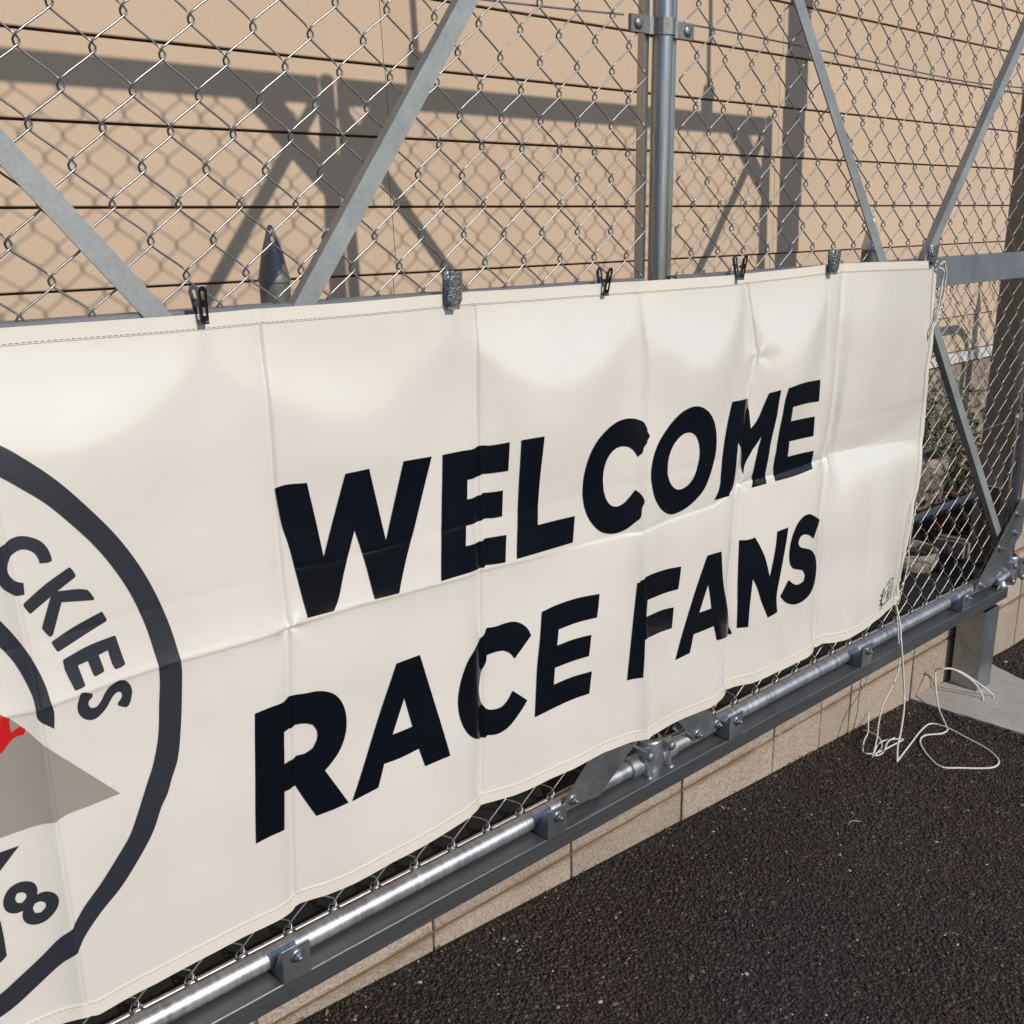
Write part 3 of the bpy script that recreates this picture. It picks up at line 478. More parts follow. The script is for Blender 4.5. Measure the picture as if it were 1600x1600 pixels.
def mesh_wires(parent,x0,cols,par,rows,y,mname='wire',r=.00165,a=A_,bottom_hook=None):
    meshes=[]
    for ph in (0,1):
        mb=zig(rows,ph,r,a)
        if bottom_hook:
            zb=rows[-1]; right=(len(rows)-1+ph)%2==0; x=a if right else 0
            sg=1 if right else -1
            # tail of the wire turned round the tension rod
            s=.0042 if not right else -.0042
            if True:
                mb.tube([(x-sg*.004,s,zb-.006),(x-sg*.010,s*1.5,zb-.013),(x-sg*.011,.0,zb-.0185),(x-sg*.008,-s*1.5,zb-.012),(x-sg*.004,-s*1.2,zb-.003)],r,n=6)
        meshes.append(mb.mesh('mesh_wire',mname))
    for i in range(cols[0],cols[1]+1):
        ph=(i+par)%2
        inst('mesh_wire',meshes[ph],parent,(x0+a*i,y,0))
hexm=MB()
def hexbolt(mb,x,y,z,r=.0095,face=-1):
    mb.lathe([(r*1.35,0),(r*1.35,.0025)],n=16); 
def bolt_mesh():
    mb=MB(); mb.lathe([(.0,.0),(.0125,0),(.0125,.0022),(.0085,.0024)],n=18)
    mb.lathe([(.0088,.0022),(.0092,.0075),(.0078,.0092),(0,.0094)],n=6,smooth=False)
    mb.lathe([(.0045,.009),(.0045,.014),(.0038,.015),(0,.0152)],n=10)
    mb.v=[(x,-z,y) for x,y,z in mb.v]; return mb.mesh('bolt','bolt')
BOLT=bolt_mesh()
def dome_mesh():
    mb=MB(); mb.lathe([(.0125,0),(.0122,.004),(.0095,.0075),(.005,.0092),(0,.0096)],n=18); mb.v=[(x,-z,y) for x,y,z in mb.v]; return mb.mesh('rivet','cast')
DOME=dome_mesh()
def sub(name,me,parentpart,loc):
    o=link(name,me,None,loc); o.parent=parentpart
    o.matrix_parent_inverse=parentpart.matrix_basis.inverted(); return o
ZT=2.455; ZM=1.352
def brace(parent,p,q,wdt=.032,flange=1):
    """flat angle bar from p to q in the fence plane; flange on one edge"""
    P=Vector((p[0],0,p[1])); Q=Vector((q[0],0,q[1])); d=(Q-P).normalized(); nrm=Vector((-d.z,0,d.x))*flange
    mb=MB(); y0,y1=-.026,-.0225; th=.0035
    a=[P+nrm*wdt/2,Q+nrm*wdt/2,Q-nrm*wdt/2,P-nrm*wdt/2]
    v=[(w_.x,y0,w_.z) for w_ in a]+[(w_.x,y1,w_.z) for w_ in a]
    mb.add(v,[(0,1,2,3),(7,6,5,4),(0,4,5,1),(1,5,6,2),(2,6,7,3),(3,7,4,0)])
    b=[P-nrm*(wdt/2),Q-nrm*(wdt/2),Q-nrm*(wdt/2-th),P-nrm*(wdt/2-th)]
    v=[(w_.x,y1,w_.z) for w_ in b]+[(w_.x,y1+.018,w_.z) for w_ in b]
    mb.add(v,[(0,1,2,3),(7,6,5,4),(0,4,5,1),(1,5,6,2),(2,6,7,3),(3,7,4,0)])
    return part('brace',mb,'galv_matt',parent)
def gusset(parent,poly,bolts,y=-.036):
    mb=MB(); mb.prism(poly,y,y+.005)
    g=part('gusset_plate',mb,'galv',parent)
    for bx,bz in bolts: sub('bolt',BOLT,g,(bx,y,bz))
    return g
def bay(xp0,xp1,label,mesh0,par,ucols,lcols,lx0,lpar,extra=False):
    """fence panel between post axes xp0 and xp1"""
    t=thing('chain_link_fence',label,'fence panel','galvanised chain-link fence panels between round posts',((xp0+xp1)/2,0,.2))
    xl,xr=xp0+.062,xp1-.062
    for x,x2 in ((xp0+.024,xp0+.060),(xp1-.035,xp1-.0225)):
        m_=MB(); m_.box(x,x2,.004,.026,.262,ZT,.0015); part('frame_upright',m_,'galv_post',t)
    m_=MB(); m_.box(xp0+.028,xp1-.028,-.018,.028,ZT,ZT+.047,.003); part('top_rail',m_,'galv',t)
    m_=MB(); m_.box(xl-.012,xr+.012,-.022,-.018,1.270,ZM,.001); m_.box(xl-.012,xr+.012,-.018,.016,ZM-.004,ZM-.0005); part('middle_rail',m_,'galv_blue',t)
    m_=MB(); m_.tube([(xp0+.045,-.020,.2085),(xp1-.045,-.020,.2085)],.0195,24); part('bottom_rail',m_,'galv_bright',t)
    m_=MB(); m_.tube([(xl,.004,.2165),(xr,.004,.2165)],.0052,10); part('tension_rod',m_,'galv_bright',t)
    # chain link
    rows=[1.501+.0495*k for k in range(19,-4,-1)]      # upper: z 2.39 .. 1.35
    mesh_wires(t,mesh0,ucols,par,rows,.0)
    rows=[.2365+.0487*k for k in range(22,-1,-1)]
    mesh_wires(t,lx0,lcols,lpar,rows,.0,bottom_hook=True)
    # horizontal tension wires, slightly slack
    for z0,ph in ((1.850,0),(.772,1.3)):
        pts=[]
        for k in range(25):
            u=k/24; x=xp0+.09+(xp1-xp0-.18)*u
            pts.append((x,.009+.004*math.sin(9*u+ph),z0+.008*math.sin(2*math.pi*(u*.95)+.4+ph)*(1 if z0>1 else .6)-.012*math.sin(math.pi*u)))
        m_=MB(); m_.tube(pts,.0019,6); part('tension_wire',m_,'wire',t)
    xc=(xp0+xp1)/2
    ang=.047
    # V of braces in the upper half, inverted V in the lower half
    brace(t,(xp0+.028,2.452),(xc-.068,1.315),flange=-1)
    brace(t,(xp1-.042,2.452),(xc+.114,1.315),flange=1)
    brace(t,(xc-.10,1.272),(xp0+.09,.250),flange=-1)
    brace(t,(xc+.135,1.272),(xp1-.05,.275),flange=1)
    def G(sx,sz):
        cx=xp0 if sx>0 else xp1; cz=.2095 if sz>0 else ZT+.024
        P=[(.255,.008),(.192,.068),(.03,.245),(.005,.245),(.005,.160),(.140,.003)]; bl=[(.225,.018),(.148,.018),(.022,.215),(.022,.170)]
        if sx<0 and sz>0: P=[(.315,.005),(.285,.04),(.032,.272),(-.012,.272),(-.012,.150),(.195,-.008)]; bl=[(.280,.018),(.165,.128),(.055,.230),(.052,.160)]
        y=-.047 if sz>0 else -.034
        gusset(t,[(cx+sx*a,cz+sz*q) for a,q in P],[(cx+sx*a,cz+sz*q) for a,q in bl if not (.18<(cz+sz*q)-.2095+.0 <.9 and xp1<3 and sz>0) and not(.1<q<.9 and sz>0 and sx>0)],y)
    for sx in (1,-1):
        for sz in (1,-1): G(sx,sz)
    return t
PX=[-2.256,-.309,1.638,3.585]
bay(PX[0],PX[1],'leftmost chain-link panel, left of the post hidden behind the crest end of the banner',.491-.0462*43,0,(1,39),(0,39),.643-.0466*58,0)
bay(PX[1],PX[2],'chain-link panel above and behind the left half of the banner, between two posts',.491,1,(-15,23),(-19,19),.6431,0)
bay(PX[2],PX[3],'chain-link panel behind the right end of the banner, reaching to the end post',1.7565,0,(-1,38),(-1,38),1.7614,0)
# rods standing on the top rail
for x,l in ((1.925,'thin rod in a square socket on the top rail, right of the middle post'),(3.205,'thin rod in a square socket on the top rail near the end post')):
    t=thing('rail_rod',l,'rod',"thin rods socketed on the fence's top rail",(x,0,ZT+.047))
    m_=MB(); m_.box(x-.030,x+.030,-.025,.025,ZT+.047,ZT+.135,.003); part('socket',m_,'galv',t)
    m_=MB(); m_.tube([(x,0,ZT+.1),(x,0,ZT+1.4)],.011,12); part('rod',m_,'galv',t)

# ------------------------------------------------------------ posts
def band(xp,z,t):
    """two-part band clamp bolted round a post"""
    h=.0155
    for sgn,yo in ((-1,0),(1,0)):
        path=[(-.092,-.006*1),(-.042,-.006),(-.031,-.012)]
        R_=.0240
        for k in range(9):
            a=math.pi+ (math.pi)*k/8
            path.append((R_*math.cos(a),R_*math.sin(a)*1.0-.010))
        path+=[(.031,-.012),(.042,-.006),(.092,-.006)]
        pts=[(x,y if sgn<0 else -y-.016+.0) for x,y in path]
        mb=MB(); n=len(pts); v=[]
        for k,(x,y) in enumerate(pts):
            a=pts[max(0,k-1)]; b=pts[min(n-1,k+1)]; dx,dy=b[0]-a[0],b[1]-a[1]; l=math.hypot(dx,dy); nx,ny=dy/l*.0022,-dx/l*.0022
            v+=[(xp+x+nx,y+ny,z-h),(xp+x+nx,y+ny,z+h),(xp+x-nx,y-ny,z+h),(xp+x-nx,y-ny,z-h)]
        f=[]
        for k in range(n-1):
            for i in range(4): j=(i+1)%4; f.append((4*k+i,4*k+j,4*k+4+j,4*k+4+i))
        f+=[(3,2,1,0),(4*n-4,4*n-3,4*n-2,4*n-1)]
        mb.add(v,f,False); b_=part('band_clamp',mb,'cast',t)
        if sgn<0:
            for dx in (-.072,.072): sub('rivet',DOME,b_,(xp+dx,-.008,z))
def post(xp,label):
    t=thing('fence_post',label,'fence post','round galvanised fence posts',(xp,-.01,.15))
    m_=MB(); m_.tube([(xp,-.010,.16),(xp,-.010,ZT+.05)],.0208,28); part('pipe',m_,'galv_post',t)
    m_=MB(); m_.lathe([(0,.0),(.023,-.001),(.022,-.012)],(xp,-.010,ZT+.063),24); part('cap',m_,'cast',t)
    band(xp,1.835,t); band(xp,.787,t)
    # cast tee at the foot: upright socket with a collar each side for the bottom rails
    m_=MB(); m_.lathe([(.0,0),(.028,0),(.0325,.005),(.0335,.014),(.0335,.102),(.0315,.108),(.0215,.110)],(xp,-.018,.158),28)
    tee=part('foot_socket',m_,'galv',t)
    for s_ in (-1,1):
        m_=MB()
        m_.tube([(xp+s_*.026,-.020,.2095),(xp+s_*.078,-.020,.2095)],.0258,24)
        m_.box(min(xp+s_*.033,xp+s_*.042),max(xp+s_*.033,xp+s_*.042),-.056,.010,.172,.252,.003)
        c_=part('collar',m_,'galv_bright',t)
        for dz in (-.029,.033): sub('rivet',DOME,c_,(xp+s_*.038,-.056,.2095+dz))
    return t
post(PX[0],'round galvanised fence post far left, beyond the banner')
post(PX[1],'round galvanised fence post hidden behind the crest end of the banner')
post(PX[2],'round galvanised post rising behind the middle of the banner')
post(PX[3],'round galvanised end post at the right edge of the photo')

# ------------------------------------------------------------ base beam with brackets
bt=thing('base_beam','long horizontal galvanised steel beam carrying the fence above the block wall','steel beam',loc=(1,-.06,.17))
x0,x1=-2.6,3.470
prof=[(-.075,.146),(-.075,.1843),(-.0733,.1860),(.028,.1860),(.028,.1825),(-.0715,.1825),(-.0715,.146)]
m_=MB(); n=len(prof); v=[(x,y,z) for x in (x0,x1) for y,z in prof]
m_.add(v,[tuple(range(n)),tuple(range(2*n-1,n-1,-1))]+[(i,n+i,n+(i+1)%n,(i+1)%n) for i in range(n)])
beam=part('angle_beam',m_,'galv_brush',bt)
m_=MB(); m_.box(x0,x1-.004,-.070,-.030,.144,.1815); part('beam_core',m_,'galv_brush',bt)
for k in range(-4,5):
    x=.661+.6205*k
    if x>3.4: continue
    m_=MB(); m_.box(x-.027,x+.027,-.0785,-.0750,.1870,.2545,.0006)
    m_.prism([(-.0748,.2515),(-.0748,.1870),(-.014,.1870),(-.046,.2035)],x-.027,x-.0235,'x')
    br=part('bracket',m_,'galv',bt); sub('bolt',BOLT,br,(x+.002,-.0785,.2335))
# square support post on the footing
t=thing('support_post','square galvanised post on the concrete footing holding up the end of the steel beam','support post',loc=(3.33,-.045,zg(3.33)))
m_=MB(); zb=zg(3.33)+.004
m_.box(3.276,3.380,-.090,-.086,zb,.1435); m_.box(3.376,3.380,-.086,.008,zb,.1435); m_.box(3.276,3.280,-.086,.008,zb,.1435); m_.box(3.280,3.294,.004,.008,zb,.1435);m_.box(3.362,3.376,.004,.008,zb,.1435)
part('column',m_,'galv',t)
m_=MB(); m_.box(3.268,3.388,-.068,.02,.1370,.1435); part('head_plate',m_,'galv',t)
m_=MB(); m_.lathe([(0,0),(.016,0),(.018,.010),(.010,.026),(0,.030)],(3.44,-.062,.1865),14); m_.tube([(3.43,-.045,.205),(3.52,-.045,.215)],.013,14)
t=thing('anchor_clip','bright metal end clip on the beam beside the end gusset','metal clip',loc=(3.44,-.06,.19)); part('body',m_,'galv_bright',t)
m_=MB(); m_.tube([(3.40,-.066,.190),(3.41,-.070,.206),(3.42,-.066,.190)],.003,8); part('eye',m_,'cast',t)
# ------------------------------------------------------------ banner
XL=-.78; XR=2.79
UK=[XL]+[f[0][-1][1] for f in FOLDS]+[XR]
def xmap(u,z):
    xk=[XL]+[lerp_tab(f[0],z) for f in FOLDS]+[lerp_tab(RGT,z)]
    for k in range(len(UK)-1):
        if u<=UK[k+1] or k==len(UK)-2: return xk[k]+(xk[k+1]-xk[k])*(u-UK[k])/(UK[k+1]-UK[k])
def bpt(u,v,off=0.0):
    z0=.285+v*1.065; x=xmap(u,z0)
    zb,zt,zh=lerp_tab(BOT,x),lerp_tab(TOP,x),lerp_tab(ZH,x); z=zb+(zh-zb)*v/.5 if v<.5 else zh+(zt-zh)*(v-.5)/.5
    return (x,bsurf(x,z)+off,z)
def sheet(us,vs,off):
    v=[bpt(u,w_,off) for w_ in vs for u in us]; n=len(us)
    f=[(j*n+i,j*n+i+1,(j+1)*n+i+1,(j+1)*n+i) for j in range(len(vs)-1) for i in range(n-1)]
    return MB().add(v,f,True)
def frange(a,b,s): k=max(1,int(round((b-a)/s))); return [a+(b-a)*i/k for i in range(k+1)]
bn=thing('banner','long cream vinyl banner printed with black WELCOME RACE FANS, clipped to the fence','banner',loc=(1.1,-.03,.285))
def refine(a,b,s,ks,w=.018,fine=.0022):
    out=[]; x=a
    while x<b-1e-6:
        out.append(x); x+= fine if any(abs(x-k)<w for k in ks) else s
    return out+[b]
us=refine(.15,XR,.0078,UK[1:-1]); us=frange(XL,.15,.02)[:-1]+us; vs=refine(0,1,.0072,[.5],.016,.0024)
part('vinyl_sheet',sheet(us,vs,0),'vinyl',bn)
uh=frange(XL,.15,.03)[:-1]+frange(.15,XR,.0068)
def hem(name,us,vs):
    s_=sheet(us,vs,-.0016)
    n=len(us); m=len(vs)
    # turn the free rim back to the sheet so that the hem reads as a folded edge
    v=s_.v; b=len(v)
    if m<n: idx0=list(range(n)); idx1=list(range((m-1)*n,m*n))
    else: idx0=[j*n for j in range(m)]; idx1=[j*n+n-1 for j in range(m)]
    for idx in (idx0,idx1):
        b=len(s_.v); q=len(idx); s_.v+=[s_.v[i] for i in idx]+[(s_.v[i][0],s_.v[i][1]+.0022,s_.v[i][2]) for i in idx]
        for k in range(q-1): s_.f.append((b+k,b+k+1,b+q+k+1,b+q+k)); s_.sm.append(True)
    return part(name,s_,'hem',bn)
hem('hem',uh,frange(.9785,1.0005,.0055))
hem('hem',uh,frange(-.0005,.024,.006))
hem('hem',frange(XR-.021,XR+.0005,.0055),frange(0.026,.977,.0066))
# stitches
mb=MB()
def stitch(p,q):
    P,Q=Vector(p),Vector(q); d=(Q-P); l=d.length
    if l<1e-5: return
    d/=l; s_=d.cross(Vector((0,1,0))).normalized()*.00045; yv=Vector((0,-.0006,0))
    a=P+d*.0006; b=Q-d*.0006
    mb.add([a+s_,b+s_,b-s_,a-s_,a+yv,b+yv],[(0,1,5,4),(3,4,5,2),(0,4,3),(1,2,5)])
for v_ in (.9805,.0215):
    u=.1
    while u<XR-.02:
        stitch(bpt(u,v_,-.0022),bpt(u+.0062,v_,-.0022)); u+=.0078
v_=.03
while v_<.975:
    stitch(bpt(XR-.018,v_,-.0022),bpt(XR-.018,v_+.0055,-.0022)); v_+=.007
st=part('stitching',mb,'thread',bn); st['kind']='stuff'
def eyelet(u,v_):
    p=bpt(u,v_,-.003); m_=MB(); m_.lathe([(.005,0),(.0062,.001),(.0085,.001),(.0095,0)],n=18); m_.v=[(p[0]+x,p[1]-z,p[2]+y) for x,y,z in m_.v]
    part('eyelet',m_,'galv_bright',bn)
eyelet(XR-.010,.989); eyelet(XR-.012,.012)
# printed shapes, cut to follow the cloth
def print_mesh(name,rings,m,off,step=.008):
    cu=bpy.data.curves.new('tmp','CURVE'); cu.dimensions='2D'; cu.fill_mode='BOTH'
    for r in rings:
        sp=cu.splines.new('POLY'); sp.points.add(len(r)-1); sp.use_cyclic_u=True
        for q,(x,z) in zip(sp.points,r): q.co=(x,z,0,1)
    co=bpy.data.objects.new('tmp',cu); me=co.to_mesh()
    bm=bmesh.new(); bm.from_mesh(me); co.to_mesh_clear(); bpy.data.objects.remove(co)
    bmesh.ops.remove_doubles(bm,verts=bm.verts,dist=1e-5)
    xa=min(v.co.x for v in bm.verts); xb=max(v.co.x for v in bm.verts); ya=min(v.co.y for v in bm.verts); yb=max(v.co.y for v in bm.verts)
    fx=[(lerp_tab(f[0],ya)+lerp_tab(f[0],yb))/2 for f in FOLDS]; x=math.ceil(xa/step)*step
    while x<xb:
        bmesh.ops.bisect_plane(bm,geom=bm.verts[:]+bm.edges[:]+bm.faces[:],plane_co=(x,0,0),plane_no=(1,0,0)); x+=.0026 if any(abs(x-q)<.022 for q in fx) else step
    k=math.ceil(ya/(step*1.3))
    while k*step*1.3<yb:
        bmesh.ops.bisect_plane(bm,geom=bm.verts[:]+bm.edges[:]+bm.faces[:],plane_co=(0,k*step*1.3,0),plane_no=(0,1,0)); k+=1
    bmesh.ops.triangulate(bm,faces=bm.faces[:])
    bmesh.ops.dissolve_degenerate(bm,dist=2e-5,edges=bm.edges[:]); bm.normal_update()
    for f in bm.faces:
        if f.normal.z<0: f.normal_flip()
        f.smooth=True
    for v in bm.verts: x,z=v.co.x,v.co.y; v.co=Vector((x,bsurf(x,z)+off,z))
    o=MB(); o.frombm(bm,True); me=bpy.data.meshes.new(name); me.from_pydata(o.v,[],o.f); me.update(); me.polygons.foreach_set('use_smooth',[True]*len(me.polygons)); me.materials.append(M[m])
    nn=[]; e=.0008
    for v in me.vertices:
        x,z=v.co.x,v.co.z; q=Vector(((bsurf(x+e,z)-bsurf(x-e,z))/(2*e),-1,(bsurf(x,z+e)-bsurf(x,z-e))/(2*e))); nn.append(q.normalized())
    me.normals_split_custom_set_from_vertices(nn)
    return wpart(link(name,me),bn)
def smooth_ring(r,lim=.62):      # round the gentle corners with hermite arcs, keep the sharp ones
    P=[Vector(p) for p in r]; n=len(P); T=[]
    for i in range(n):
        u,v=P[i]-P[i-1],P[(i+1)%n]-P[i]
        if u.length<1e-6 or v.length<1e-6: T.append(None); continue
        T.append(((u/u.length+v/v.length)/2).normalized() if abs(u.angle_signed(v,0))<lim else None)
    out=[]
    for i in range(n):
        a,b=P[i],P[(i+1)%n]; L=(b-a).length
        if L<1e-6: continue
        ta=T[i] or (b-a)/L; tb=T[(i+1)%n] or (b-a)/L
        k=1 if (T[i] is None and T[(i+1)%n] is None) else 4
        for q in range(k):
            s=q/k; out.append(tuple(a*(2*s**3-3*s**2+1)+ta*L*(s**3-2*s**2+s)+b*(-2*s**3+3*s**2)+tb*L*(s**3-s**2)))
    return out
NAMES={'letter':'black printed letter'}
for nm,mk,rs in PRINTS:
    lim=.95 if nm[-1] in 'COS' or nm.endswith('eight') else .62
    rings=[smooth_ring([tuple(float(q) for q in p.split(',')) for p in r.split()],lim) for r in rs]
    off=-.0021 if mk in('K','B') else (-.0016 if mk=='G' else -.0026)
    print_mesh(nm,rings,mk,off)
# tiny maker's mark at the lower right corner: speech-flag outline with marks, and a little figure
def stroke(pts,wd):
    P=[Vector(p) for p in pts]; L=[];Rr=[]
    for k,p in enumerate(P):
        a=P[max(0,k-1)]; b=P[min(len(P)-1,k+1)]; d=(b-a).normalized(); n_=Vector((-d.y,d.x))*wd/2; L.append(tuple(p+n_)); Rr.append(tuple(p-n_))
    return L+Rr[::-1]
mk=[([(2.6225,0.4095),(2.6436,0.4195),(2.6791,0.4185)],.003),([(2.6782,0.4195),(2.6695,0.3585)],.003),([(2.6695,0.3595),(2.6340,0.3545),(2.6129,0.3515)],.003),([(2.6273,0.3895),(2.6484,0.3955),(2.6734,0.3935)],.0025),
 ([(2.6465,0.4165),(2.6436,0.3935)],.0025),([(2.6551,0.4115),(2.6590,0.4015),(2.6667,0.4095)],.0025),([(2.6340,0.3835),(2.6331,0.3615)],.0025),([(2.6407,0.3855),(2.6398,0.3625)],.0025),
 ([(2.6475,0.3855),(2.6455,0.3645)],.003),([(2.6475,0.3855),(2.6542,0.3855)],.0022),([(2.6465,0.3755),(2.6532,0.3755)],.0022),([(2.6455,0.3655),(2.6532,0.3655)],.0022),([(2.6667,0.3855),(2.6590,0.3825),(2.6657,0.3745),(2.6580,0.3685)],.0026),
 ([(2.6071,0.4065),(2.5975,0.3835),(2.5937,0.3665),(2.5975,0.3515)],.007),([(2.5860,0.3915),(2.5956,0.3835)],.004),([(2.5841,0.3735),(2.5937,0.3715)],.004),([(2.5822,0.3595),(2.5937,0.3615)],.0035),
 ([(2.6091,0.3775),(2.6206,0.3935)],.0035),([(2.5975,0.3615),(2.6091,0.3535)],.003),([(2.5956,0.3475),(2.5860,0.3335)],.003),([(2.6071,0.3515),(2.6014,0.3335)],.003)]
for pts,wd in mk: print_mesh('maker_mark',[stroke(pts,wd)],'B',-.0012,.02)

# ------------------------------------------------------------ clips on the top edge
def clip_black(x,z,label,tilt=0):
    t=thing('slotted_clip',label,'clip','black slotted clips along the banner top',(x,-.05,z))
    def leg(y0,y1,nm):
        # tall plate, rounded top, two slots, built as ring segments
        m_=MB(); w_=.0062; h=.050
        def P(px,pz,s): 
            f=pz/h; return (x+px+tilt*pz,(y0+(y1-y0)*f)+s*.0008,z-.022+pz)
        outl=[(-w_,0),(w_,0),(w_,.043)]+[(w_*math.cos(a),.043+.007*math.sin(a)) for a in (R(30),R(60),R(90),R(120),R(150))]+[(-w_,.043)]
        def slot(z0,z1): return [(-.0022,z0),(.0022,z0),(.0022,z1),(-.0022,z1)]
        # plate pieces around the slots
        strips=[((-w_,0),(w_,.008)),((-w_,.008),(-.0024,.020)),((.0024,.008),(w_,.020)),((-w_,.020),(w_,.031)),((-w_,.031),(-.0024,.043)),((.0024,.031),(w_,.043))]
        for (a,b),(c,d) in strips:
            q=[(a,b),(c,b),(c,d),(a,d)]
            m_.add([P(u,v,-1) for u,v in q]+[P(u,v,1) for u,v in q],[(0,1,2,3),(7,6,5,4),(0,4,5,1),(1,5,6,2),(2,6,7,3),(3,7,4,0)])
        arc=[(w_,.043)]+[(w_*math.cos(R(a)),.043+.007*math.sin(R(a))) for a in range(20,180,20)]+[(-w_,.043)]
        n=len(arc); m_.add([P(u,v,-1) for u,v in arc]+[P(u,v,1) for u,v in arc],[tuple(range(n)),tuple(range(2*n-1,n-1,-1))]+[(i,n+i,n+(i+1)%n,(i+1)%n) for i in range(n)])
        # turned-in side lips
        for sx in (-1,1):
            m_.add([P(sx*w_,0,-1),P(sx*w_,.043,-1),P(sx*w_,.043,5),P(sx*w_,0,5)],[(0,1,2,3)])
        part(nm,m_,'clip_black',t)
    leg(-.060,-.067,'front_leg'); leg(-.048,-.034,'back_leg')
    m_=MB(); m_.tube([(x-.006+tilt*.02,-.057,z+.003),(x+.006+tilt*.02,-.057,z+.003)],.0032,12); part('spring_coil',m_,'clip_black',t)
    m_=MB(); m_.box(x-.006,x+.006,-.0625,-.050,z-.026,z-.0225,.0008); part('jaw',m_,'clip_black',t)
def clip_silver(x,z,label,s=1.0):
    t=thing('bulldog_clip',label,'clip','silver pressed-metal clips along the banner top',(x,-.03,z))
    def leg(y0,y1,nm,flip):
        m_=MB(); nu,nv=18,28; v=[];f=[]
        for j in range(nv+1):
            b=j/nv
            hw=(.0115+.0028*(1-b)) if b>.18 else .0095+.0048*(b/.18)
            for i in range(nu+1):
                a=2*i/nu-1
                bulge=.0030*(1-a**4)+.0005*math.sin(a*23+b*9)*math.sin(b*37+a*4)*(1 if abs(a)<.8 and .12<b<.9 else 0)
                v.append((x+s*a*hw,(y0+(y1-y0)*b)-flip*bulge,z+s*(-.026+.052*b)))
        for j in range(nv):
            for i in range(nu): q=j*(nu+1)+i; f.append((q,q+1,q+nu+2,q+nu+1))
        m_.add(v,f,True)
        q0=len(m_.v); m_.v+=[(p[0],p[1]+flip*.0022,p[2]) for p in v]; m_.f+=[tuple(q0+i for i in g[::-1]) for g in f]; m_.sm+=[True]*len(f)
        part(nm,m_,'clip_silver',t)
    leg(-.0610,-.0680,'front_leg',1); leg(-.0500,-.0455,'back_leg',-1)
    m_=MB(); m_.tube([(x-.0135*s,-.059,z),(x+.0155*s,-.059,z)],.003,12); part('hinge_pin',m_,'clip_silver',t)
    m_=MB(); m_.box(x-.0085*s,x+.0085*s,-.0630,-.052,z-.031*s,z-.0255*s,.0008); part('jaw',m_,'clip_silver',t)
clip_black(.624,1.361,'black slotted metal clip left of the spear-topped post, leftmost in the photo',-.04)
clip_silver(1.0675,1.361,'largest silver pressed-metal clip on the banner top, above the letter E',1.12)
clip_black(1.436,1.354,'black slotted metal clip just left of the round middle post',.12)
clip_black(1.864,1.364,'black slotted metal clip right of the round middle post, above the fold',.06)
clip_silver(2.232,1.366,'silver pressed-metal clip just left of the steep brace and far spear post',1.05)
clip_silver(2.720,1.364,'silver pressed-metal clip at the top right corner of the banner',1.0)
clip_black(.190,1.358,'black slotted clip on the banner top over the crest, beyond the left edge',0)
clip_silver(-.30,1.357,'silver clip near the left end of the banner top')

# ------------------------------------------------------------ strings
def spline(P,k=8):
    P=[Vector(p) for p in P]; out=[]
    for i in range(len(P)-1):
        p0=P[max(0,i-1)];p1=P[i];p2=P[i+1];p3=P[min(len(P)-1,i+2)]
        for j in range(k):
            t=j/k; out.append(.5*((2*p1)+(p2-p0)*t+(2*p0-5*p1+4*p2-p3)*t*t+(3*p1-p0-3*p2+p3)*t**3))
    out.append(P[-1]); return out
def rope(name,label,paths,r=.0025,cat='string'):
    t=thing(name,label,cat,loc=tuple(paths[0][0]))
    for p in paths:
        m_=MB(); m_.tube(spline(p),r,8); part('strand',m_,'rope',t)
    return t
rope('corner_string','white string tied in a loop at the top right corner of the banner',[
 [(2.742,-.070,1.338),(2.754,-.075,1.346),(2.770,-.070,1.335),(2.790,-.066,1.312),(2.7975,-.062,1.285),(2.7975,-.058,1.235),(2.783,-.055,1.181),(2.765,-.050,1.146),(2.790,-.010,1.07)],
 [(2.742,-.066,1.330),(2.764,-.070,1.322),(2.778,-.064,1.300),(2.778,-.060,1.245),(2.781,-.055,1.185)]],.0030)
rope('side_string','thin white string running down the right edge of the banner',[[(2.765,-.060,.64),(2.752,-.062,.593),(2.7415,-.062,.513),(2.7454,-.062,.45),(2.7255,-.062,.372),(2.715,-.058,.322)]],.0016)
G_=lambda x,y,h=.004:(x,y,zg(x)+h)
rope('hanging_string','white string hanging from the banner corner and looping over asphalt and footing',[
 S1+[G_(2.592,-.173),G_(2.704,-.147),G_(2.84,-.116),G_(2.91,-.113),G_(2.921,-.163,.006),G_(2.906,-.237),G_(2.887,-.310),G_(2.853,-.362),G_(2.816,-.383),G_(2.768,-.376),G_(2.698,-.319),G_(2.659,-.278),G_(2.693,-.218),G_(2.753,-.159,.006),G_(2.806,-.146,.008),G_(2.856,-.175,.010),G_(2.908,-.170),G_(2.936,-.151,.006),(3.005,-.09,-.128),(3.065,-.045,-.105),
  (3.10,-.020,-.075),(3.125,-.007,-.050),(3.118,-.038,-.033),(3.163,-.055,-.046),(3.20,-.110,-.085),(3.235,-.130,-.140),(3.221,-.142,-.152)]],.0030)
rope('tangled_string','thin white string hanging beside it, tangled on the asphalt near the wall',[
 S2+[G_(2.601,-.091),G_(2.643,-.082,.01),G_(2.695,-.085),G_(2.733,-.111),G_(2.663,-.115,.008),G_(2.585,-.106),G_(2.553,-.080),G_(2.589,-.056,.02),(2.665,-.025,-.112),(2.72,.008,-.104),(2.745,.022,-.088)],
 [G_(2.688,.005),G_(2.674,-.052,.012),G_(2.636,-.093),G_(2.56,-.113,.006),G_(2.600,-.118),G_(2.66,-.098,.012),G_(2.72,-.088)]],.0025)
rope('string_end','loose end of white string arching from the square post on to the footing',[[(3.125,-.035,-.034),(3.188,-.066,-.058),(3.245,-.125,-.112),(3.283,-.145,-.148),(3.273,-.155,-.156)]],.0027)

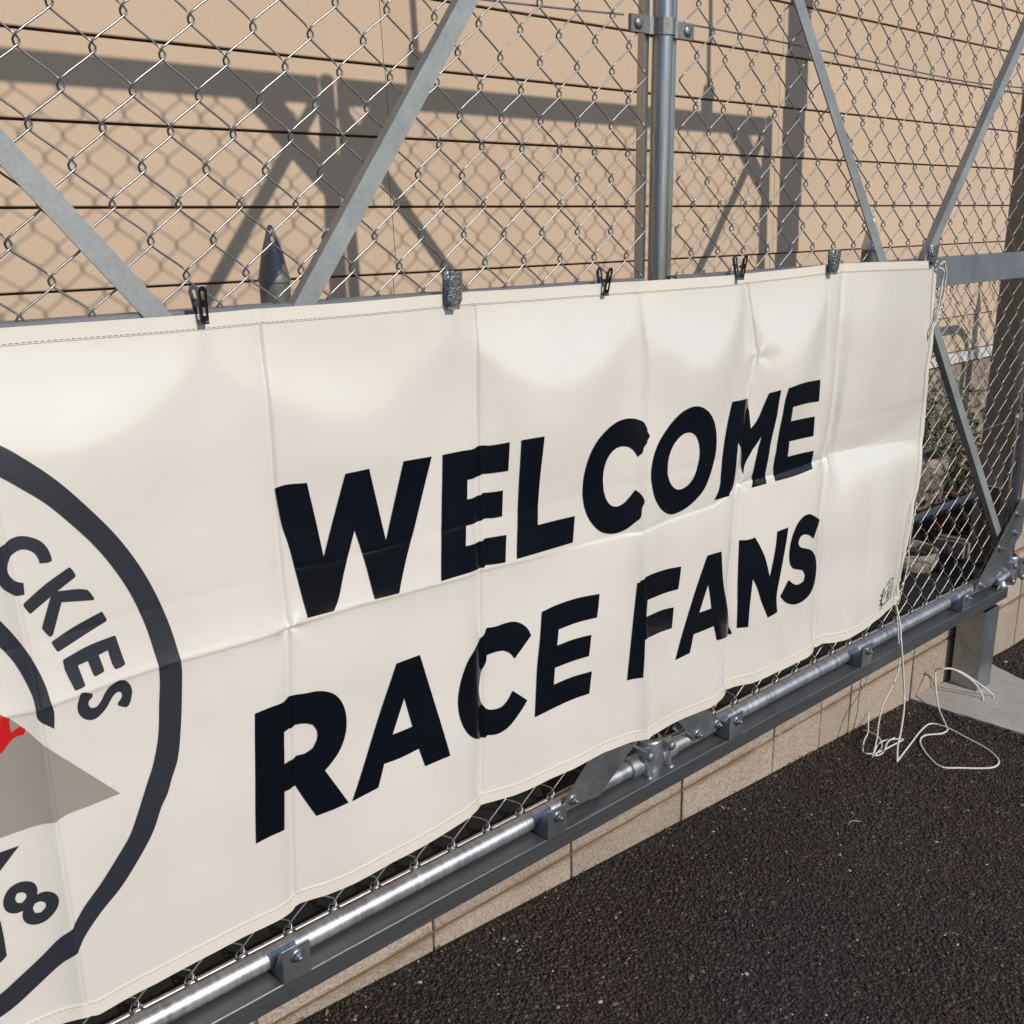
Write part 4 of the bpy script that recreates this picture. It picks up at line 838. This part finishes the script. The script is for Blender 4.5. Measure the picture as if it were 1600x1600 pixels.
# ------------------------------------------------------------ low pipe barrier with spear posts behind the fence
YB=.45
t=thing('pipe_barrier','low dark pipe barrier with spear-topped posts between the fence and the house wall','barrier',loc=(3.2,YB,.03))
for x,mm in ((-1.24,'steel_dark'),(.998,'steel_dark'),(3.236,'galv'),(5.474,'galv')):
    m_=MB(); m_.tube([(x,YB,.03),(x,YB,1.352)],.0305,28); part('post',m_,'steel_dark',t)
    m_=MB(); m_.lathe([(.0325,1.349),(.0328,1.353),(.0300,1.362),(.0205,1.408),(.0072,1.452),(.0040,1.459),(0,1.461)],(x,YB,0),28); c_=part('spear_cap',m_,'steel_dark' if x<2 else 'galv_bright',t)
wr=[.30+.0495*k for k in range(19,-1,-1)]
for xa,xb in ((-1.17,.93),(1.07,3.16),(3.31,5.40)):
    r=.16; pts=[(xa,YB,.10)]+[(xa,YB,1.03)]
    pts+=[(xa+r-r*math.cos(a),YB,1.11+r*math.sin(a)) for a in (R(15),R(30),R(45),R(60),R(75),R(90))]
    pts+=[(xb-r+r*math.cos(a),YB,1.11+r*math.sin(a)) for a in (R(90),R(75),R(60),R(45),R(30),R(15))]+[(xb,YB,1.03),(xb,YB,.10)]
    m_=MB(); m_.tube(pts,.021,14); part('hoop_frame',m_,'steel_dark',t)
    m_=MB(); m_.tube([(xa,YB,.255),(xb,YB,.255)],.024,14); part('lower_rail',m_,'galv_bright' if xa>3 else 'steel_dark',t)
mesh_wires(t,3.34,(0,43),0,wr,YB,'wire_old',.0013)

# tall post beyond the fence end
t=thing('tall_timber_post','tall weathered brown post standing just behind the end of the fence','post',loc=(3.74,.245,0))
m_=MB(); m_.box(3.665,3.805,.055,.178,.40,4.2,.006); m_.box(3.672,3.80,.158,.185,-.05,.42,.004); part('shaft',m_,'column',t)
m_=MB(); m_.box(3.655,3.83,.157,.30,-.05,.10,.01); part('base',m_,'found',t)

# pots, stones and plants behind the fence
def pot(x,y,r,h,label,z0=.03):
    t=thing('stone_planter',label,'planter','stone planters behind the fence',(x,y,z0))
    m_=MB(); m_.lathe([(0,0),(r*.86,0),(r*.9,h*.1),(r*.97,h*.5),(r,h*.78),(r*1.06,h*.82),(r*1.08,h*.93),(r*1.02,h),(r*.90,h*.995),(r*.86,h*.9)],(x,y,z0),36); part('shell',m_,'terra',t)
    m_=MB(); m_.lathe([(r*.88,0),(r*.5,.012),(0,.016)],(x,y,z0+h*.9),20); part('potting_soil',m_,'soil',t); return t
pot(4.17,.70,.135,.40,'round pale stone planter in front of the house wall, under the shrub')
pot(3.39,.28,.105,.265,'round tan planter close behind the mesh by the corner of the banner',.0)
pot(5.30,.72,.16,.30,'farthest stone planter, beyond the tall post')
rg=random.Random(9)
def slab(x0,x1,y0,y1,z1,label,cat='stone slab'):
    m_=MB(); bm=bmesh.new(); bmesh.ops.create_cube(bm,size=1)
    for q in bm.verts: q.co=Vector(((x0+x1)/2+q.co.x*(x1-x0)*rg.uniform(.9,1.05),(y0+y1)/2+q.co.y*(y1-y0),(z1-.06)/2+q.co.z*(z1+.06)*rg.uniform(.97,1.02)))
    bmesh.ops.bevel(bm,geom=bm.edges[:],offset=.012,segments=2,affect='EDGES'); m_.frombm(bm)
    return tag(m_.ob('stone_slab','terra'),label,cat,'upright stone slabs edging the soil bed')
slab(3.60,3.655,.155,.29,.27,'upright tan stone slab nearest the tall brown post')
slab(3.46,3.53,.36,.50,.24,'upright tan stone slab between the planter and the tall post')
slab(3.05,3.20,.18,.30,.22,'low broad stone slab behind the lower right corner of the banner')
slab(3.86,3.97,.50,.62,.22,'tan stone slab farther back, beside the galvanised rail')
slab(4.45,4.60,.52,.66,.20,'stone slab at the far side of the tall brown post')
mb=MB(); mb.box(2.95,6.0,.155,.180,-.02,.175); tag(mb.ob('board_edging','column'),'dark timber edging board retaining the soil behind the block wall','edging board')
def shrub(x,y,z,n,rad,h,label,mk='leaf',ls=.035):
    t=thing('shrub',label,'shrub','shrubs behind the fence',(x,y,z))
    m_=MB()
    for k in range(9):
        a=rg.uniform(0,6.28); b=rg.uniform(.2,.8)*rad; hh=h*rg.uniform(.6,1)
        m_.tube([(x,y,z),(x+b*.4*math.cos(a),y+b*.4*math.sin(a),z+hh*.5),(x+b*math.cos(a),y+b*math.sin(a),z+hh)],[.006,.004,.002],5)
    part('stems',m_,'stem',t)
    m_=MB()
    for k in range(n):
        a=rg.uniform(0,6.28); rr=rad*rg.random()**.5; zz=z+h*(.12+.88*rg.random()**.8)
        c=Vector((x+rr*math.cos(a),y+rr*math.sin(a),zz)); d=Vector((math.cos(a)+rg.uniform(-.6,.6),math.sin(a)+rg.uniform(-.6,.6),rg.uniform(-.5,.8))).normalized()
        s_=d.cross(Vector((rg.uniform(-1,1),rg.uniform(-1,1),1))).normalized(); l=ls*rg.uniform(.6,1.3); nn=d.cross(s_)
        m_.add([c,c+d*l*.45+s_*l*.26+nn*.1*l,c+d*l,c+d*l*.45-s_*l*.26+nn*.1*l],[(0,1,2),(0,2,3)])
    p=part('foliage',m_,mk,t); p['kind']='stuff'; return t
shrub(4.22,.74,.36,900,.26,.36,'dark green bushy shrub growing over the pale round planter')
shrub(4.75,.78,.10,700,.28,.45,'green leafy shrub against the foundation beyond the tall post')
shrub(4.52,.60,.05,420,.20,.26,'lower shrub with yellowing leaves beside the galvanised rail','leaf',.045)
shrub(4.02,.55,.04,330,.17,.20,'browned dead plant in front of the pale round planter','dead',.04)
shrub(3.92,.33,.50,260,.0,.0,'x') if False else None
shrub(4.35,.35,.12,520,.22,.42,'reddish brown bush behind the taller block wall','dead',.03)
shrub(5.25,.40,.12,500,.25,.42,'dark bush farther along behind the taller block wall','leaf',.03)
mb=MB()
for k in range(1500):
    x=rg.uniform(2.95,6); y=rg.uniform(.16,1.05); z=.055+.03*math.sin(5*x)*math.sin(7*y)+.02*math.sin(13*x+3*y); l=rg.uniform(.01,.03); a=rg.uniform(0,6.3)
    ca,sa=math.cos(a)*l,math.sin(a)*l; mb.add([(x-ca,y-sa,z),(x+sa*.4,y-ca*.4,z+.004),(x+ca,y+sa,z+rg.uniform(0,.015)),(x-sa*.4,y+ca*.4,z+.003)],[(0,1,2),(0,2,3)])
tag(mb.ob('fallen_leaves','dead'),'brown fallen leaves strewn over the soil bed behind the fence','fallen leaves',kind='stuff')

mb=MB(); nx=40; v=[]; f=[]  # black sheet added over soil and wall top so the strip behind the mesh is dark
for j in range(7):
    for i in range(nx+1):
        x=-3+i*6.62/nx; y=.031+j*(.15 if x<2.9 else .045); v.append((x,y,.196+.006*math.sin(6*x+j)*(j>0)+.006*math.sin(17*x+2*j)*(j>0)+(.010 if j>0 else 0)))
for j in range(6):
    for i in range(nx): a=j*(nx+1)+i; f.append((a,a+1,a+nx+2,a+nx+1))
mb.add(v,f,True); tag(mb.ob('added_dark_sheet','sheet'),'added black sheet darkening the ground just behind the fence','ground sheet')
